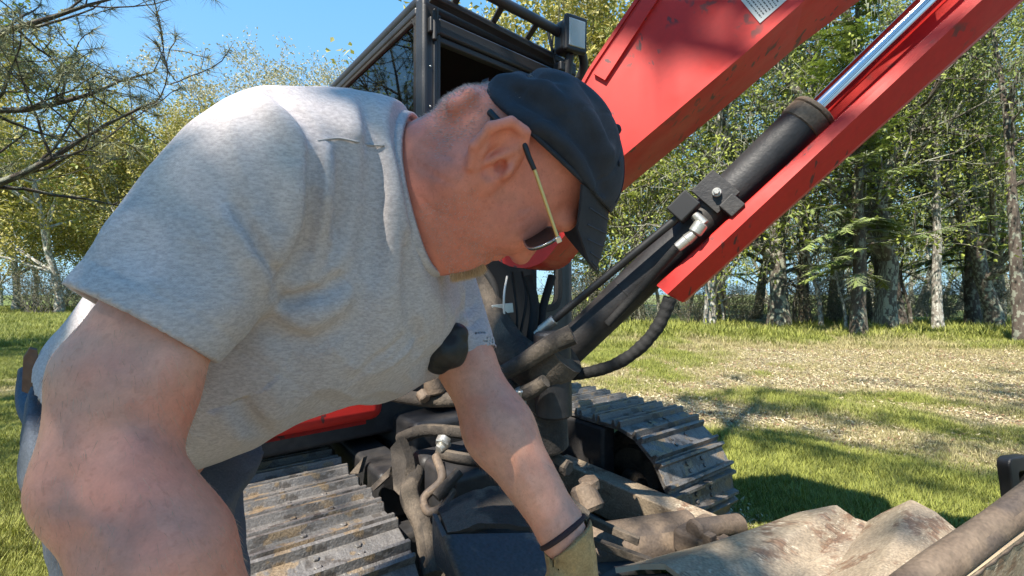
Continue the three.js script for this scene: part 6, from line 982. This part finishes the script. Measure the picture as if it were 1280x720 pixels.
// --- work gloves: palm, five bent fingers, cuff
function glove(wrist, dir, palmN, m, side = 0) {
  const d = dir.clone().normalize(), n = palmN.clone().addScaledVector(d, -palmN.dot(d)).normalize(), s = d.clone().cross(n);
  const q = (a, b, c) => wrist.clone().addScaledVector(d, a).addScaledVector(s, b).addScaledVector(n, c), parts = [];
  const palm = ell3(q(0.085, 0, 0.004), d, s, n, 0.060, 0.047, 0.021), cuff = seg3(q(-0.035, 0, 0), q(0.05, 0, 0), 0.039, 0.034), cuffIn = seg3(q(-0.08, 0, 0), q(0.02, 0, 0), 0.0345, 0.029), cutP = plane3(q(-0.008, 0, 0), d.clone().negate().add(V(-0.55 * side, 0, 0)).normalize());
  const fingers = [[-0.033, 0.070], [-0.011, 0.082], [0.012, 0.078], [0.033, 0.062]].map(([b, len], i) => { const a0 = q(0.105, b * 0.9, 0.0), a1 = q(0.105 + len * 0.48, b * 1.1, 0.012), a2 = q(0.105 + len * 0.72, b * 1.1, 0.036), a3 = q(0.105 + len * 0.66, b * 1.08, 0.060); return [seg3(a0, a1, 0.0125, 0.0115), seg3(a1, a2, 0.0115, 0.0108), seg3(a2, a3, 0.0108, 0.0098)]; });
  const th = [seg3(q(0.045, -0.036, 0.010), q(0.085, -0.060, 0.026), 0.016, 0.0135), seg3(q(0.085, -0.060, 0.026), q(0.115, -0.056, 0.046), 0.0135, 0.011)];
  const f = (x, y, z) => {
    let c = Math.max(cuff(x, y, z), cutP(x, y, z)); let h = smin(palm(x, y, z), c, 0.02); for (const g of fingers) { let v = smin(smin(g[0](x, y, z), g[1](x, y, z), 0.006), g[2](x, y, z), 0.006); h = smin(h, v, 0.007); } h = smin(h, smin(th[0](x, y, z), th[1](x, y, z), 0.006), 0.014);
    h = smax(h, -cuffIn(x, y, z), 0.002); return h + 0.003 * (n3(x * 60, y * 60, z * 60) - 0.5) + 0.006 * (n3(x * 24, y * 24, z * 24) - 0.5);
  };
  const c = q(0.07, 0, 0.02); return part('glove', [surfaceNets(f, c.clone().add(V(-0.16, -0.16, -0.16)), c.clone().add(V(0.16, 0.16, 0.16)), 0.0035)], m, man);
}
M_.hide = MS({ map: colorTex(512, (u, v) => { const n = fbm2(u * 12, v * 12, 12, 4, 4), g = fbm2(u * 120, v * 120, 120, 8, 2), d = speck(u, v, 7, 18, 0.5, 0.7); return mix3(mul3(mix3([0.34, 0.20, 0.075], [0.52, 0.35, 0.16], n), 0.75 + 0.5 * g), [0.13, 0.09, 0.06], d * 0.5); }, 5), roughness: 0.9, bumpMap: grit, bumpScale: 0.001 });
glove(J.wrL.clone().add(V(0.004, -0.008, 0.004)), V(0.16, -0.98, 0.08), V(-0.75, -0.1, -0.6), M_.hide, 1);
glove(J.wrR, V(0.45, -0.85, -0.2), V(0.4, 0.1, -0.9), M_.hide);

// --- black pouch clipped where the far sleeve meets the chest
{
  const c = P(556, 436, 0.665), pts = [[529, 424], [545, 413], [574, 405], [583, 412], [582, 438], [574, 452], [546, 465], [537, 460], [528, 440]].map(q => P(q[0], q[1], 0.668));
  const th = thing('pouch', 'small black padded pouch clipped to the grey shirt beside the far sleeve', 'pouch', c.clone());
  const f = (() => { const segs = pts.map((p, i) => seg3(p.clone().lerp(c, 0.30), c, 0.0125, 0.021)); return (x, y, z) => { let d = 9; for (const s of segs) d = smin(d, s(x, y, z), 0.012); return d + 0.003 * (n3(x * 70, y * 70, z * 70) - 0.5); }; })();
  part('pouch_body', [surfaceNets(f, c.clone().add(V(-0.06, -0.06, -0.05)), c.clone().add(V(0.06, 0.06, 0.05)), 0.0025)], MS({ color: rgb(0.012, 0.012, 0.013), roughness: 0.5, bumpMap: grit, bumpScale: 0.0015 }), th);
  part('piping', [tube([...pts, pts[0]].map(p => p.clone().lerp(c, 0.08).add(V(0, 0, 0.004))), 0.0022, 80, 6)], M_.rubber, th);
}

const renderer = new THREE.WebGLRenderer({ antialias: true });
renderer.setSize(1280, 720);
renderer.toneMapping = THREE.LinearToneMapping; renderer.toneMappingExposure = EXPOSURE;
renderer.shadowMap.enabled = true; renderer.shadowMap.type = THREE.PCFSoftShadowMap;
renderer.render(scene, camera);
